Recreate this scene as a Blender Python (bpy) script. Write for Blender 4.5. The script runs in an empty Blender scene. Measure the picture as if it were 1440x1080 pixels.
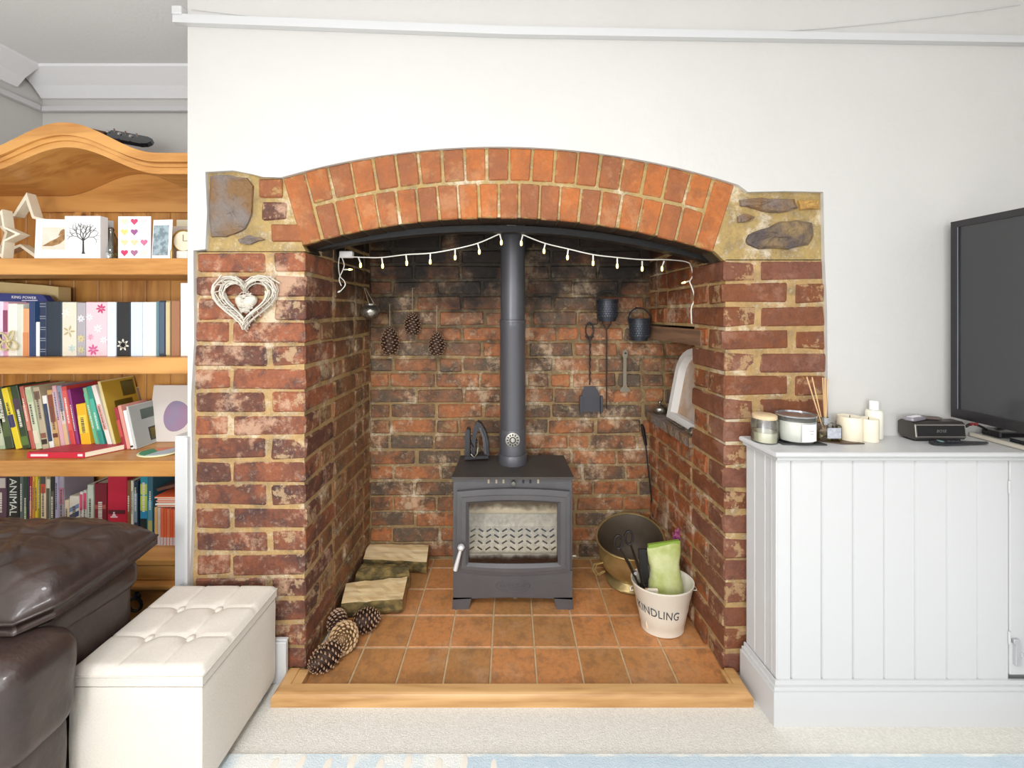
import bpy, bmesh, math, random
from mathutils import Vector, Matrix, noise
from mathutils.geometry import tessellate_polygon
random.seed(7)
S = bpy.context.scene
COL = S.collection
PI = math.pi
EYE = 1.19            # eye height above the hearth tiles
FACE = 1.335          # distance from the camera to the chimney breast
# ---------------------------------------------------------------- camera
cam_d = bpy.data.cameras.new('camera'); cam = bpy.data.objects.new('camera', cam_d); COL.objects.link(cam)
cam.location = (0, 0, EYE); cam.rotation_euler = (PI/2, 0, 0)
cam_d.sensor_width = 36; cam_d.lens = 36*570/1440; cam_d.clip_start = .02
cam_d.shift_x = 4/1440; cam_d.shift_y = -100/1440
S.camera = cam
# ---------------------------------------------------------------- world and lights
w = bpy.data.worlds.new('world'); S.world = w; w.use_nodes = True
w.node_tree.nodes['Background'].inputs[0].default_value = (.93, .96, 1, 1)
w.node_tree.nodes['Background'].inputs[1].default_value = .7
def area(name, loc, target, sx, sy, power, col):
    l = bpy.data.lights.new(name, 'AREA'); l.shape = 'RECTANGLE'; l.size = sx; l.size_y = sy; l.energy = power; l.color = col
    o = bpy.data.objects.new(name, l); COL.objects.link(o); o.location = loc
    o.rotation_euler = (Vector(target)-Vector(loc)).to_track_quat('-Z', 'Y').to_euler()
area('window_light', (-.7, -2.6, 1.35), (0, 1.5, .9), 2.6, 1.5, 60, (.985, .99, 1))
area('side_window_light', (1.5, -2.3, 1.2), (-.3, 1.6, .8), 1.6, 1.4, 38, (.985, .99, 1))
lb_ = bpy.data.lights.new('fill_point', 'POINT'); lb_.energy = 68; lb_.shadow_soft_size = .22; lb_.color = (.97, .985, 1)  # added point fill, not a lamp of the room; lifts ceiling and alcove
lo_ = bpy.data.objects.new('fill_point', lb_); COL.objects.link(lo_); lo_.location = (-.75, -.35, 1.12)
cl_ = bpy.data.lights.new('overhead_fill', 'AREA'); cl_.shape = 'DISK'; cl_.size = .55; cl_.energy = 52; cl_.color = (.98, .99, 1)  # added overhead fill without a fitting, brightens carpet and other level surfaces
co_ = bpy.data.objects.new('overhead_fill', cl_); COL.objects.link(co_); co_.location = (-.1, -.35, 2.27)
S.view_settings.view_transform = 'Standard'; S.view_settings.look = 'None'
S.view_settings.gamma = 1; S.view_settings.use_curve_mapping = False
S.view_settings.exposure = -.64
S.cycles.max_bounces = 10; S.cycles.transparent_max_bounces = 16

# ---------------------------------------------------------------- helpers
def P(x, y, d):       # photo pixel and distance -> point of the room
    return Vector(((x-716)*d/570, d, EYE-(y-440)*d/570))
def PX(x, d): return (x-716)*d/570
def PZ(y, d): return EYE-(y-440)*d/570
def srgb(c):
    if not isinstance(c, str) and max(c[:3]) > 1: c = [v/255 for v in c[:3]]
    if isinstance(c, str):
        c = c.lstrip('#'); c = [int(c[i:i+2], 16)/255 for i in (0, 2, 4)]
    return tuple((v/12.92 if v <= .04045 else ((v+.055)/1.055)**2.4) for v in c[:3]) + (1,)
MATS = {}
def mat(name, col, rough=.55, metal=0, col2=None, scale=20, amount=.5, bump=0, bscale=None, spec=.5, emit=0, trans=0, alpha=1, coat=0, stretch=None, sharp=.2, detail=5, sheen=0):
    if name in MATS: return MATS[name]
    m = bpy.data.materials.new(name); m.use_nodes = True; nt = m.node_tree; N = nt.nodes; L = nt.links
    b = N['Principled BSDF']
    b.inputs['Base Color'].default_value = srgb(col); b.inputs['Roughness'].default_value = rough
    b.inputs['Metallic'].default_value = metal; b.inputs['Specular IOR Level'].default_value = spec
    b.inputs['Coat Weight'].default_value = coat; b.inputs['Transmission Weight'].default_value = trans
    b.inputs['Alpha'].default_value = alpha; b.inputs['Sheen Weight'].default_value = sheen
    if emit: b.inputs['Emission Color'].default_value = srgb(col); b.inputs['Emission Strength'].default_value = emit
    if col2 is not None or bump:
        g = N.new('ShaderNodeNewGeometry'); mp = N.new('ShaderNodeMapping'); L.new(g.outputs['Position'], mp.inputs[0])
        if stretch: mp.inputs['Scale'].default_value = stretch
        if col2 is not None:
            n = N.new('ShaderNodeTexNoise'); n.inputs['Scale'].default_value = scale; n.inputs['Detail'].default_value = detail
            L.new(mp.outputs[0], n.inputs[0])
            r = N.new('ShaderNodeMapRange'); r.inputs[1].default_value = .5-sharp; r.inputs[2].default_value = .5+sharp
            r.inputs[4].default_value = amount; L.new(n.outputs[0], r.inputs[0])
            mx = N.new('ShaderNodeMix'); mx.data_type = 'RGBA'; mx.inputs[6].default_value = srgb(col); mx.inputs[7].default_value = srgb(col2)
            L.new(r.outputs[0], mx.inputs[0]); L.new(mx.outputs[2], b.inputs['Base Color'])
        if bump:
            n2 = N.new('ShaderNodeTexNoise'); n2.inputs['Scale'].default_value = bscale or scale*3; n2.inputs['Detail'].default_value = 4
            L.new(mp.outputs[0], n2.inputs[0])
            bp = N.new('ShaderNodeBump'); bp.inputs['Strength'].default_value = 1; bp.inputs['Distance'].default_value = bump
            L.new(n2.outputs[0], bp.inputs['Height']); L.new(bp.outputs[0], b.inputs['Normal'])
    MATS[name] = m; return m
def glass(name, tint='#ffffff', gloss=.12, rough=.02):
    if name in MATS: return MATS[name]
    m = bpy.data.materials.new(name); m.use_nodes = True; nt = m.node_tree; N = nt.nodes; L = nt.links
    N.remove(N['Principled BSDF'])
    t = N.new('ShaderNodeBsdfTransparent'); t.inputs[0].default_value = srgb(tint)
    g = N.new('ShaderNodeBsdfGlossy'); g.inputs['Roughness'].default_value = rough
    f = N.new('ShaderNodeFresnel'); a = N.new('ShaderNodeMath'); a.operation = 'ADD'; a.inputs[1].default_value = gloss-.04
    L.new(f.outputs[0], a.inputs[0])
    x = N.new('ShaderNodeMixShader'); L.new(a.outputs[0], x.inputs[0]); L.new(t.outputs[0], x.inputs[1]); L.new(g.outputs[0], x.inputs[2])
    L.new(x.outputs[0], N['Material Output'].inputs[0]); MATS[name] = m; return m
def brick_mat(name, colours, blotch, blotch_amt, pale_amt, soot=None, pale='#d9c6b0', mscale=9, smear=None, dims=(.215, .065)):
    """bricks: one tone per brick, kiln blotches, pale salts; soot = (axis, from, to) a sooted zone"""
    m = bpy.data.materials.new(name); m.use_nodes = True; nt = m.node_tree; N = nt.nodes; L = nt.links
    b = N['Principled BSDF']; b.inputs['Roughness'].default_value = .62; b.inputs['Specular IOR Level'].default_value = .4
    oi = N.new('ShaderNodeObjectInfo'); g = N.new('ShaderNodeNewGeometry')
    rp = N.new('ShaderNodeValToRGB'); rp.color_ramp.interpolation = 'LINEAR'
    e = rp.color_ramp.elements
    for i, c in enumerate(colours):
        q = e[i] if i < 2 else e.new(0)
        q.position = i/(len(colours)-1); q.color = srgb(c)
    rp.color_ramp.interpolation = 'LINEAR'
    def nz(scale, detail=6, rough=.6):
        n = N.new('ShaderNodeTexNoise'); n.inputs['Scale'].default_value = scale; n.inputs['Detail'].default_value = detail
        n.inputs['Roughness'].default_value = rough; L.new(g.outputs['Position'], n.inputs[0]); return n
    def rng(src, a, c, lo=0, hi=1):
        r = N.new('ShaderNodeMapRange'); r.inputs[1].default_value = a; r.inputs[2].default_value = c; r.inputs[3].default_value = lo; r.inputs[4].default_value = hi
        L.new(src, r.inputs[0]); return r.outputs[0]
    def mix(fac, a, c):
        x = N.new('ShaderNodeMix'); x.data_type = 'RGBA'
        L.new(fac, x.inputs[0])
        for s, k in ((a, 6), (c, 7)):
            if isinstance(s, (str, tuple)): x.inputs[k].default_value = srgb(s)
            else: L.new(s, x.inputs[k])
        return x.outputs[2]
    n0 = nz(mscale, 3)
    ad = N.new('ShaderNodeMath'); ad.operation = 'ADD'; L.new(oi.outputs['Random'], ad.inputs[0]); L.new(rng(n0.outputs[0], .3, .7, -.42, .42), ad.inputs[1])
    fr = N.new('ShaderNodeMath'); fr.operation = 'PINGPONG'; fr.inputs[1].default_value = 1; L.new(ad.outputs[0], fr.inputs[0])
    L.new(fr.outputs[0], rp.inputs[0])
    c = mix(rng(nz(17, 8, .65).outputs[0], .5, .62, 0, blotch_amt), rp.outputs[0], blotch)
    c = mix(rng(nz(60, 6, .7).outputs[0], .45, .75, 0, .5), c, blotch)
    c = mix(rng(nz(34, 7, .75).outputs[0], .54, .66, 0, pale_amt*.6), c, pale)
    pn = nz(7, 9, .75); c = mix(rng(pn.outputs[0], .53, .62, 0, pale_amt), c, pale)
    if smear:       # mortar smeared over the brick's arrises
        tc = N.new('ShaderNodeTexCoord'); s3 = N.new('ShaderNodeSeparateXYZ'); L.new(tc.outputs['Generated'], s3.inputs[0])
        ds = []
        for k_, dm in ((0, dims[0]), (2, dims[1])):
            pp = N.new('ShaderNodeMath'); pp.operation = 'PINGPONG'; pp.inputs[1].default_value = .5; L.new(s3.outputs[k_], pp.inputs[0])
            mm = N.new('ShaderNodeMath'); mm.operation = 'MULTIPLY'; mm.inputs[1].default_value = dm; L.new(pp.outputs[0], mm.inputs[0]); ds.append(mm)
        mn = N.new('ShaderNodeMath'); mn.operation = 'MINIMUM'; L.new(ds[0].outputs[0], mn.inputs[0]); L.new(ds[1].outputs[0], mn.inputs[1])
        a3_ = N.new('ShaderNodeMath'); a3_.operation = 'ADD'; L.new(mn.outputs[0], a3_.inputs[0]); L.new(rng(nz(26, 7, .7).outputs[0], .38, .62, -.0035, .014), a3_.inputs[1])
        c = mix(rng(a3_.outputs[0], .0015, .006, .72, 0), c, smear)
    if soot:
        sep = N.new('ShaderNodeSeparateXYZ'); L.new(g.outputs['Position'], sep.inputs[0])
        for ax, lo, hi, amt in soot:
            a2 = N.new('ShaderNodeMath'); a2.operation = 'ADD'; L.new(sep.outputs['XYZ'.index(ax)], a2.inputs[0])
            L.new(rng(nz(5, 5).outputs[0], .3, .7, -.12*(abs(hi-lo)/.2), .12*(abs(hi-lo)/.2)), a2.inputs[1])
            c = mix(rng(a2.outputs[0], lo, hi, 0, amt), c, '#15110e')
    L.new(c, b.inputs['Base Color'])
    bp = N.new('ShaderNodeBump'); bp.inputs['Distance'].default_value = .0065; bp.inputs['Strength'].default_value = .9
    L.new(nz(45, 8, .7).outputs[0], bp.inputs['Height']); L.new(bp.outputs[0], b.inputs['Normal'])
    MATS[name] = m; return m
def wood_mat(name, c1, c2, axis='X', rough=.4, scale=8, knots=None, ring=26):
    m = bpy.data.materials.new(name); m.use_nodes = True; nt = m.node_tree; N = nt.nodes; L = nt.links
    b = N['Principled BSDF']; b.inputs['Roughness'].default_value = rough
    g = N.new('ShaderNodeNewGeometry'); mp = N.new('ShaderNodeMapping'); L.new(g.outputs['Position'], mp.inputs[0])
    mp.inputs['Scale'].default_value = {'X': (.12, 1, 1), 'Y': (1, .12, 1), 'Z': (1, 1, .12)}[axis]
    n = N.new('ShaderNodeTexNoise'); n.inputs['Scale'].default_value = scale; n.inputs['Detail'].default_value = 4; n.inputs['Distortion'].default_value = .6
    L.new(mp.outputs[0], n.inputs[0])
    mu = N.new('ShaderNodeMath'); mu.operation = 'MULTIPLY'; mu.inputs[1].default_value = ring; L.new(n.outputs[0], mu.inputs[0])
    si = N.new('ShaderNodeMath'); si.operation = 'SINE'; L.new(mu.outputs[0], si.inputs[0])
    r = N.new('ShaderNodeMapRange'); r.inputs[1].default_value = -1; r.inputs[2].default_value = 1; r.inputs[4].default_value = .75; L.new(si.outputs[0], r.inputs[0])
    n2 = N.new('ShaderNodeTexNoise'); n2.inputs['Scale'].default_value = 90; n2.inputs['Detail'].default_value = 3; L.new(mp.outputs[0], n2.inputs[0])
    a = N.new('ShaderNodeMath'); a.operation = 'MULTIPLY'; L.new(r.outputs[0], a.inputs[0]); L.new(n2.outputs[0], a.inputs[1])
    a3 = N.new('ShaderNodeMath'); a3.operation = 'MULTIPLY'; a3.inputs[1].default_value = 1.7; L.new(a.outputs[0], a3.inputs[0]); a3.use_clamp = True
    x = N.new('ShaderNodeMix'); x.data_type = 'RGBA'; x.inputs[6].default_value = srgb(c1); x.inputs[7].default_value = srgb(c2)
    L.new(a3.outputs[0], x.inputs[0]); out = x.outputs[2]
    if knots:
        v = N.new('ShaderNodeTexVoronoi'); v.inputs['Scale'].default_value = 3.1
        mk = N.new('ShaderNodeMapping'); mk.inputs['Scale'].default_value = {'X': (.6, 1, 1.3), 'Y': (1, .6, 1), 'Z': (1.3, 1, .6)}[axis]
        L.new(g.outputs['Position'], mk.inputs[0]); L.new(mk.outputs[0], v.inputs[0])
        kr = N.new('ShaderNodeMapRange'); kr.inputs[1].default_value = .07; kr.inputs[2].default_value = .035; kr.inputs[4].default_value = .9; L.new(v.outputs['Distance'], kr.inputs[0])
        y = N.new('ShaderNodeMix'); y.data_type = 'RGBA'; L.new(kr.outputs[0], y.inputs[0]); L.new(out, y.inputs[6]); y.inputs[7].default_value = srgb(knots); out = y.outputs[2]
    L.new(out, b.inputs['Base Color']); MATS[name] = m; return m

ORG = {}
class MB:
    """collects shapes; build() links them as one mesh object"""
    def __init__(s): s.v = []; s.f = []; s.mi = []; s.m = 0
    def add(s, vs, fs):
        n = len(s.v); s.v += [tuple(v) for v in vs]; s.f += [tuple(i+n for i in f) for f in fs]; s.mi += [s.m]*len(fs); return s
    def box(s, x0, x1, y0, y1, z0, z1, b=0, M=None):
        bm = bmesh.new(); bmesh.ops.create_cube(bm, size=1)
        for v in bm.verts: v.co = Vector((x0+(x1-x0)*(v.co.x+.5), y0+(y1-y0)*(v.co.y+.5), z0+(z1-z0)*(v.co.z+.5)))
        if b:
            b = min(b, .45*min(abs(x1-x0), abs(y1-y0), abs(z1-z0)))
            bmesh.ops.bevel(bm, geom=bm.edges[:], offset=b, segments=1 if b < .004 else 2, affect='EDGES', profile=.5)
        return s.bm(bm, M)
    def bm(s, bm, M=None):
        bm.verts.index_update()
        vs = [(M @ v.co) if M else v.co.copy() for v in bm.verts]; fs = [[v.index for v in f.verts] for f in bm.faces]
        bm.free(); return s.add(vs, fs)
    def tube(s, path, r, n=8, closed=False, cap=True):
        path = [Vector(p) for p in path]; k = len(path); rs = r if isinstance(r, (list, tuple)) else [r]*k
        up = None; rings = []
        for i, p in enumerate(path):
            a = path[(i-1) % k] if closed or i else path[0]; c = path[(i+1) % k] if closed or i < k-1 else path[-1]
            t = (c-a).normalized() if (c-a).length > 1e-9 else Vector((0, 0, 1))
            if up is None: up = t.orthogonal().normalized()
            up = (up-t*up.dot(t)); up = up.normalized() if up.length > 1e-6 else t.orthogonal().normalized()
            sd = t.cross(up)
            rings.append([p+(up*math.cos(2*PI*j/n)+sd*math.sin(2*PI*j/n))*rs[i] for j in range(n)])
        vs = [q for rg in rings for q in rg]; fs = []
        for i in range(k if closed else k-1):
            for j in range(n): a = i*n+j; bq = i*n+(j+1) % n; c = ((i+1) % k)*n; fs.append((a, bq, c+(j+1) % n, c+j))
        if cap and not closed: fs += [tuple(range(n))[::-1], tuple((k-1)*n+j for j in range(n))]
        return s.add(vs, fs)
    def lathe(s, prof, c=(0, 0, 0), n=32, sx=1, sy=1, M=None, zf=None, closed=False):
        c = Vector(c); vs = []; fs = []
        for r, z in prof:
            for j in range(n):
                a = 2*PI*j/n; q = Vector((r*sx*math.cos(a), r*sy*math.sin(a), z+(zf(a, r, z) if zf else 0)))
                if M: q = M @ q
                vs.append(q+c)
        k = len(prof)
        for i in range(k-1):
            for j in range(n): fs.append((i*n+j, i*n+(j+1) % n, (i+1)*n+(j+1) % n, (i+1)*n+j))
        if prof[0][0] > 1e-6 and closed != 'both': fs.append(tuple(range(n))[::-1])
        if prof[-1][0] > 1e-6 and not closed: fs.append(tuple((k-1)*n+j for j in range(n)))
        return s.add(vs, fs)
    def prism(s, poly, a0, a1, axis='Y', M=None):
        """outline in the plane across axis, extruded from a0 to a1"""
        bm = bmesh.new()
        def mk(p, a): return {'Y': Vector((p[0], a, p[1])), 'X': Vector((a, p[0], p[1])), 'Z': Vector((p[0], p[1], a))}[axis]
        v0 = [bm.verts.new(mk(p, a0)) for p in poly]; v1 = [bm.verts.new(mk(p, a1)) for p in poly]; n = len(poly)
        for t in tessellate_polygon([[Vector((p[0], p[1], 0)) for p in poly]]):
            if len(set(t)) == 3:
                try: bm.faces.new([v0[i] for i in t]); bm.faces.new([v1[i] for i in t][::-1])
                except ValueError: pass
        for i in range(n): bm.faces.new((v0[i], v1[i], v1[(i+1) % n], v0[(i+1) % n]))
        bmesh.ops.recalc_face_normals(bm, faces=bm.faces[:])
        return s.bm(bm, M)
    def blob(s, x0, x1, y0, y1, z0, z1, r, n=10, disp=0, dscale=6, dome=0, seed=0, M=None):
        bm = bmesh.new(); bmesh.ops.create_cube(bm, size=2); bmesh.ops.subdivide_edges(bm, edges=bm.edges[:], cuts=n, use_grid_fill=True)
        hx, hy, hz = (x1-x0)/2, (y1-y0)/2, (z1-z0)/2; C = Vector(((x0+x1)/2, (y0+y1)/2, (z0+z1)/2)); r = min(r, hx, hy, hz)
        for v in bm.verts:
            q = Vector((v.co.x*hx, v.co.y*hy, v.co.z*hz))
            i = Vector((max(-hx+r, min(hx-r, q.x)), max(-hy+r, min(hy-r, q.y)), max(-hz+r, min(hz-r, q.z))))
            d = q-i
            if d.length > 1e-9: q = i+d.normalized()*r
            if dome and v.co.z > 0: q.z += dome*(1-v.co.x**2)*(1-v.co.y**2)*v.co.z
            w_ = q+C
            if disp:
                nn = noise.noise(Vector((w_.x*dscale+seed, w_.y*dscale, w_.z*dscale)))+.5*noise.noise(Vector((w_.x*dscale*2.3, w_.y*dscale*2.3+seed, w_.z*dscale*2.3)))
                w_ += (q.normalized() if q.length > 1e-6 else Vector((0, 0, 1)))*disp*nn
            v.co = w_
        return s.bm(bm, M)
    def text(s, txt, size, M, extrude=.0006, font_shear=0, fn=None, spacing=1):
        cu = bpy.data.curves.new('t', 'FONT'); cu.body = txt; cu.size = size; cu.extrude = extrude; cu.align_x = 'CENTER'; cu.align_y = 'CENTER'; cu.resolution_u = 3
        cu.space_character = spacing; cu.shear = font_shear
        o = bpy.data.objects.new('t', cu); me = bpy.data.meshes.new_from_object(o)
        vs = [v.co.copy() for v in me.vertices]; fs = [tuple(p.vertices) for p in me.polygons]
        bpy.data.objects.remove(o); bpy.data.curves.remove(cu); bpy.data.meshes.remove(me)
        vs = [fn(v) for v in vs] if fn else [M @ v for v in vs]
        return s.add(vs, fs)
    def build(s, name, m, parent=None, smooth=False, world=True):
        me = bpy.data.meshes.new(name); o0 = ORG.get(parent.name, Vector()) if (parent and world) else Vector()
        me.from_pydata([tuple(Vector(v)-o0) for v in s.v], [], s.f)
        for q in (m if isinstance(m, (list, tuple)) else [m]): me.materials.append(q)
        for p, i in zip(me.polygons, s.mi): p.material_index = i
        if smooth:
            me.polygons.foreach_set('use_smooth', [True]*len(me.polygons))
        me.update()
        if smooth and smooth != 'all': me.set_sharp_from_angle(angle=math.radians(smooth if smooth is not True else 40))
        o = bpy.data.objects.new(name, me); COL.objects.link(o)
        if parent: o.parent = parent; ORG[o.name] = o0.copy()
        return o
def front(x, y, z, tilt=0):   # text facing the camera
    return Matrix.Translation((x, y, z)) @ Matrix.Rotation(tilt, 4, 'Y') @ Matrix.Rotation(PI/2, 4, 'X')
def tag(o, label=None, cat=None, group=None, kind=None):
    if label: o['label'] = label
    if cat: o['category'] = cat
    if group: o['group'] = group
    if kind: o['kind'] = kind
    return o
def thing(name, label, cat, loc, group=None, rotz=0, rot=None):
    o = bpy.data.objects.new(name, None); COL.objects.link(o); o.empty_display_size = .05
    o.location = loc; o.rotation_euler = rot or (0, 0, rotz); ORG[o.name] = Vector(loc)
    return tag(o, label, cat, group)
def struct(name, mb, m, smooth=False): return tag(mb.build(name, m, None, smooth), kind='structure')
def copy_tree(o, parent=None):
    c = o.copy(); COL.objects.link(c); c.parent = parent
    for ch in list(o.children): copy_tree(ch, c)
    return c
def heart(n, s, cx=0, cz=0, rot=0):
    out = []
    for i in range(n):
        t = 2*PI*i/n; x = 16*math.sin(t)**3/17*s; z = (13*math.cos(t)-5*math.cos(2*t)-2*math.cos(3*t)-math.cos(4*t))/17*s
        out.append((cx+x*math.cos(rot)-z*math.sin(rot), cz+x*math.sin(rot)+z*math.cos(rot)))
    return out
# ---------------------------------------------------------------- materials
WHITE = mat('white_wall_paint', (204, 202, 198), .75, col2=(197, 195, 190), scale=3, amount=.5, bump=.0008, bscale=60)
GLOSSW = mat('white_gloss_paint', (206, 206, 206), .35, bump=.0002, bscale=25)
CEIL = mat('ceiling_paint', (238, 239, 240), .85, bump=.001, bscale=80)
CARPET = mat('carpet_pile', '#e3dfd7', .95, col2='#cdc8bd', scale=160, amount=.8, bump=.0025, bscale=260, spec=.1, sheen=.2)
B_PIER = brick_mat('brick_left_pier', [(96, 60, 48), (150, 88, 58), (84, 66, 66), (166, 104, 74), (112, 70, 54), (134, 92, 72), (74, 56, 58), (158, 92, 60)], (52, 40, 44), .8, .8, pale=(196, 158, 130), mscale=12, smear=(186, 158, 122))
B_PIER_R = brick_mat('brick_right_pier', [(126, 72, 40), (168, 86, 44), (130, 80, 72), (144, 78, 50), (156, 92, 78), (114, 74, 44), (172, 90, 42), (124, 78, 60)], (78, 46, 36), .5, .25, pale=(190, 146, 124), smear=(182, 150, 108))
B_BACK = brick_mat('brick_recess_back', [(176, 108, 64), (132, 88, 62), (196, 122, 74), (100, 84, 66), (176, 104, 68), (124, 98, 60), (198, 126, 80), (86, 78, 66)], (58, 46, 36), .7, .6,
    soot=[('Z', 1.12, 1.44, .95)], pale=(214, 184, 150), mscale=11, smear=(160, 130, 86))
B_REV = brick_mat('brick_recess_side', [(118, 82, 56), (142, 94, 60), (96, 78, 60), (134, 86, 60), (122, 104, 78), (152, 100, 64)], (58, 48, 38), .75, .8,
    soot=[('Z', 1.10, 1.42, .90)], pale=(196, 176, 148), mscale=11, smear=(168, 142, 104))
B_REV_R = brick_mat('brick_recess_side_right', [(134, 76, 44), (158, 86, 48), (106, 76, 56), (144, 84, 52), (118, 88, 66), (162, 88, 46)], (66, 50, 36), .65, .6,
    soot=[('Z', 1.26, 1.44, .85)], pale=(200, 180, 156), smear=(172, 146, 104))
B_ARCH = brick_mat('brick_arch', [(182, 104, 48), (192, 116, 58), (168, 94, 46), (186, 110, 52), (168, 102, 62), (196, 122, 66), (138, 84, 54)], (126, 76, 42), .5, .25, soot=[('Y', FACE+.008, FACE+.022, .95)], pale=(206, 160, 116), smear=(172, 142, 88), dims=(.068, .11))
def mortar(name, c1, c2, soot=None):
    m = brick_mat(name, [c1, c2], (116, 98, 70), .6, .7, soot, pale=(220, 206, 182), mscale=20); return m
MORT = mortar('mortar_pier', (186, 152, 102), (166, 134, 86))
MORT_A = mortar('mortar_arch', (176, 148, 92), (160, 138, 92), [('Y', FACE+.012, FACE+.03, .9)])
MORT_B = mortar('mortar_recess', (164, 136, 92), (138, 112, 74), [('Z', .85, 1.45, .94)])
STONE = mat('field_stone', (140, 116, 80), .85, col2=(84, 74, 74), scale=14, amount=.95, bump=.014, bscale=40, sharp=.12, detail=8)
STONE2 = mat('grey_stone', (122, 112, 106), .85, col2=(126, 92, 54), scale=9, amount=.9, bump=.016, bscale=36, sharp=.1, detail=8)
SOOTY = mat('sooty_plate', '#191716', .7, col2='#2c2622', scale=20, bump=.003)
TILE = brick_mat('quarry_tile', [(206, 138, 84), (160, 104, 62), (216, 138, 78), (150, 106, 70), (204, 124, 70), (176, 128, 78)], (128, 90, 60), .5, .12, mscale=3); 
TILE.node_tree.nodes['Principled BSDF'].inputs['Roughness'].default_value = .38
for n_ in TILE.node_tree.nodes:
    if n_.type == 'BUMP': n_.inputs['Distance'].default_value = .0008
GROUT = mat('tile_grout', '#c9b08a', .9, col2='#a88a62', scale=30, bump=.001)
OAK = wood_mat('oak_edging', (206, 162, 108), (164, 118, 66), 'X', .42, 7)
PINE = wood_mat('waxed_pine', (212, 156, 88), (172, 114, 54), 'X', .38, 6, '#6e3a12')
PINEV = wood_mat('waxed_pine_upright', (204, 148, 78), (160, 104, 48), 'Z', .4, 6, '#6a3812')
IRON = mat('black_iron', '#26262a', .5, .3, bump=.0006, bscale=200)
# ---------------------------------------------------------------- room shell
FLOOR = -.008
struct('floor', MB().box(-2.26, 2.4, -3.0, 2.0, FLOOR-.1, FLOOR), CARPET)
CZ = 2.30
struct('ceiling', MB().box(-2.26, 2.4, -3.0, 2.0, CZ, CZ+.1), CEIL)
struct('wall_left', MB().box(-2.3, -2.21, -3.0, 2.0, FLOOR, CZ), WHITE)
struct('wall_right', MB().box(2.35, 2.44, -3.0, 2.0, FLOOR, CZ), WHITE)
struct('wall_alcove_back', MB().box(-2.21, -1.052, 1.92, 2.0, FLOOR, CZ).box(1.69, 2.35, 1.92, 2.0, FLOOR, CZ), WHITE)
# the outline where the plaster stops around the brickwork
AC = (PX(700, FACE), PZ(1298, FACE)); K = FACE/570
R0, R1, R2, R3 = 992*K, 1040*K, 1045*K, 1090*K
TH_L, TH_R = -.2815, .313
def arc(r, a, b, n): return [(AC[0]+r*math.sin(a+(b-a)*i/n), AC[1]+r*math.cos(a+(b-a)*i/n)) for i in range(n+1)]
def q(x, y): return (PX(x, FACE), PZ(y, FACE))
hole = [q(269, 963), q(270, 815), q(274, 700), q(272, 560), q(276, 480), q(275, 353), q(292, 351), q(294, 300), q(292, 243), q(330, 241), q(357, 246), q(372, 250)]
hole += arc(R3+.0005, TH_L, TH_R, 22) + [q(1050, 271), q(1100, 270), q(1155, 271), q(1157, 366), q(1160, 430), q(1161, 540), q(1164, 700), q(1164, 963)]
hole = [(x+random.uniform(-.0012, .0012), z) for x, z in hole]
hole[0] = (hole[0][0], FLOOR); hole[-1] = (hole[-1][0], FLOOR)
outer = [(1.69, FLOOR), (1.69, CZ), (-1.052, CZ), (-1.052, FLOOR)]
breast = MB().prism(hole+outer, FACE-.009, FACE+.02)
breast.box(-1.052, -1.044, FACE+.02, 1.92, FLOOR, CZ).box(1.05, 1.69, FACE+.02, 1.92, .8, CZ).box(-1.044, 1.05, FACE+.02, 1.92, 1.83, CZ)
breast.box(1.06, 1.69, FACE+.02, 1.92, FLOOR, .8)
struct('wall_front', breast, WHITE)
# ---------------------------------------------------------------- brick pieces
def brick_variant(l, h, d, seed):
    rr = random.Random(seed); bm = bmesh.new(); bmesh.ops.create_cube(bm, size=1)
    for v in bm.verts: v.co = Vector((v.co.x*l+rr.uniform(-.004, .004), v.co.y*d+rr.uniform(-.002, .002), v.co.z*h+rr.uniform(-.0036, .0036)))
    bmesh.ops.bevel(bm, geom=bm.edges[:], offset=.0055, segments=1, affect='EDGES')
    for v in bm.verts: v.co += Vector([rr.uniform(-.0012, .0012) for _ in range(3)])
    me = bpy.data.meshes.new('brick'); bm.to_mesh(me); bm.free(); return me
VAR = {}
def variant(kind, m, i):
    k = (kind, m.name, i)
    if k not in VAR:
        me = brick_variant(*((.215, .065, .10) if kind == 's' else (.102, .065, .10)), seed=hash(kind+str(i)) % 1 + i*7+(3 if kind == 's' else 90)); me.materials.append(m); VAR[k] = me
    return VAR[k]
RB = random.Random(11)
def put_brick(parent, m, cx, cy, cz, lx, ly, h, rot=0, name='brick'):
    kind = 's' if max(lx, ly) > .15 else 'h'
    me = variant(kind, m, RB.randrange(10)); o = bpy.data.objects.new(name, me); COL.objects.link(o); o.parent = parent
    L0 = .215 if kind == 's' else .102
    if ly > lx: lx, ly, rot = ly, lx, rot+PI/2
    o.location = (cx, cy, cz); o.scale = (lx/L0, ly/.10, h/.065); o.rotation_euler = (0, RB.uniform(-.006, .006), rot)
    return o
J = .011   # joint
def fill(total, start_header):
    out = []; p = 0; hd = start_header
    while total-p > .03:
        l = (.103 if hd else .216)+RB.uniform(-.006, .006)
        if total-p-l < .05: l = total-p
        out.append((p, p+l-(J if p+l < total-1e-6 else .003))); p += l; hd = not hd if RB.random() < .8 else hd
    return out
BACK = 1.96
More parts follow.
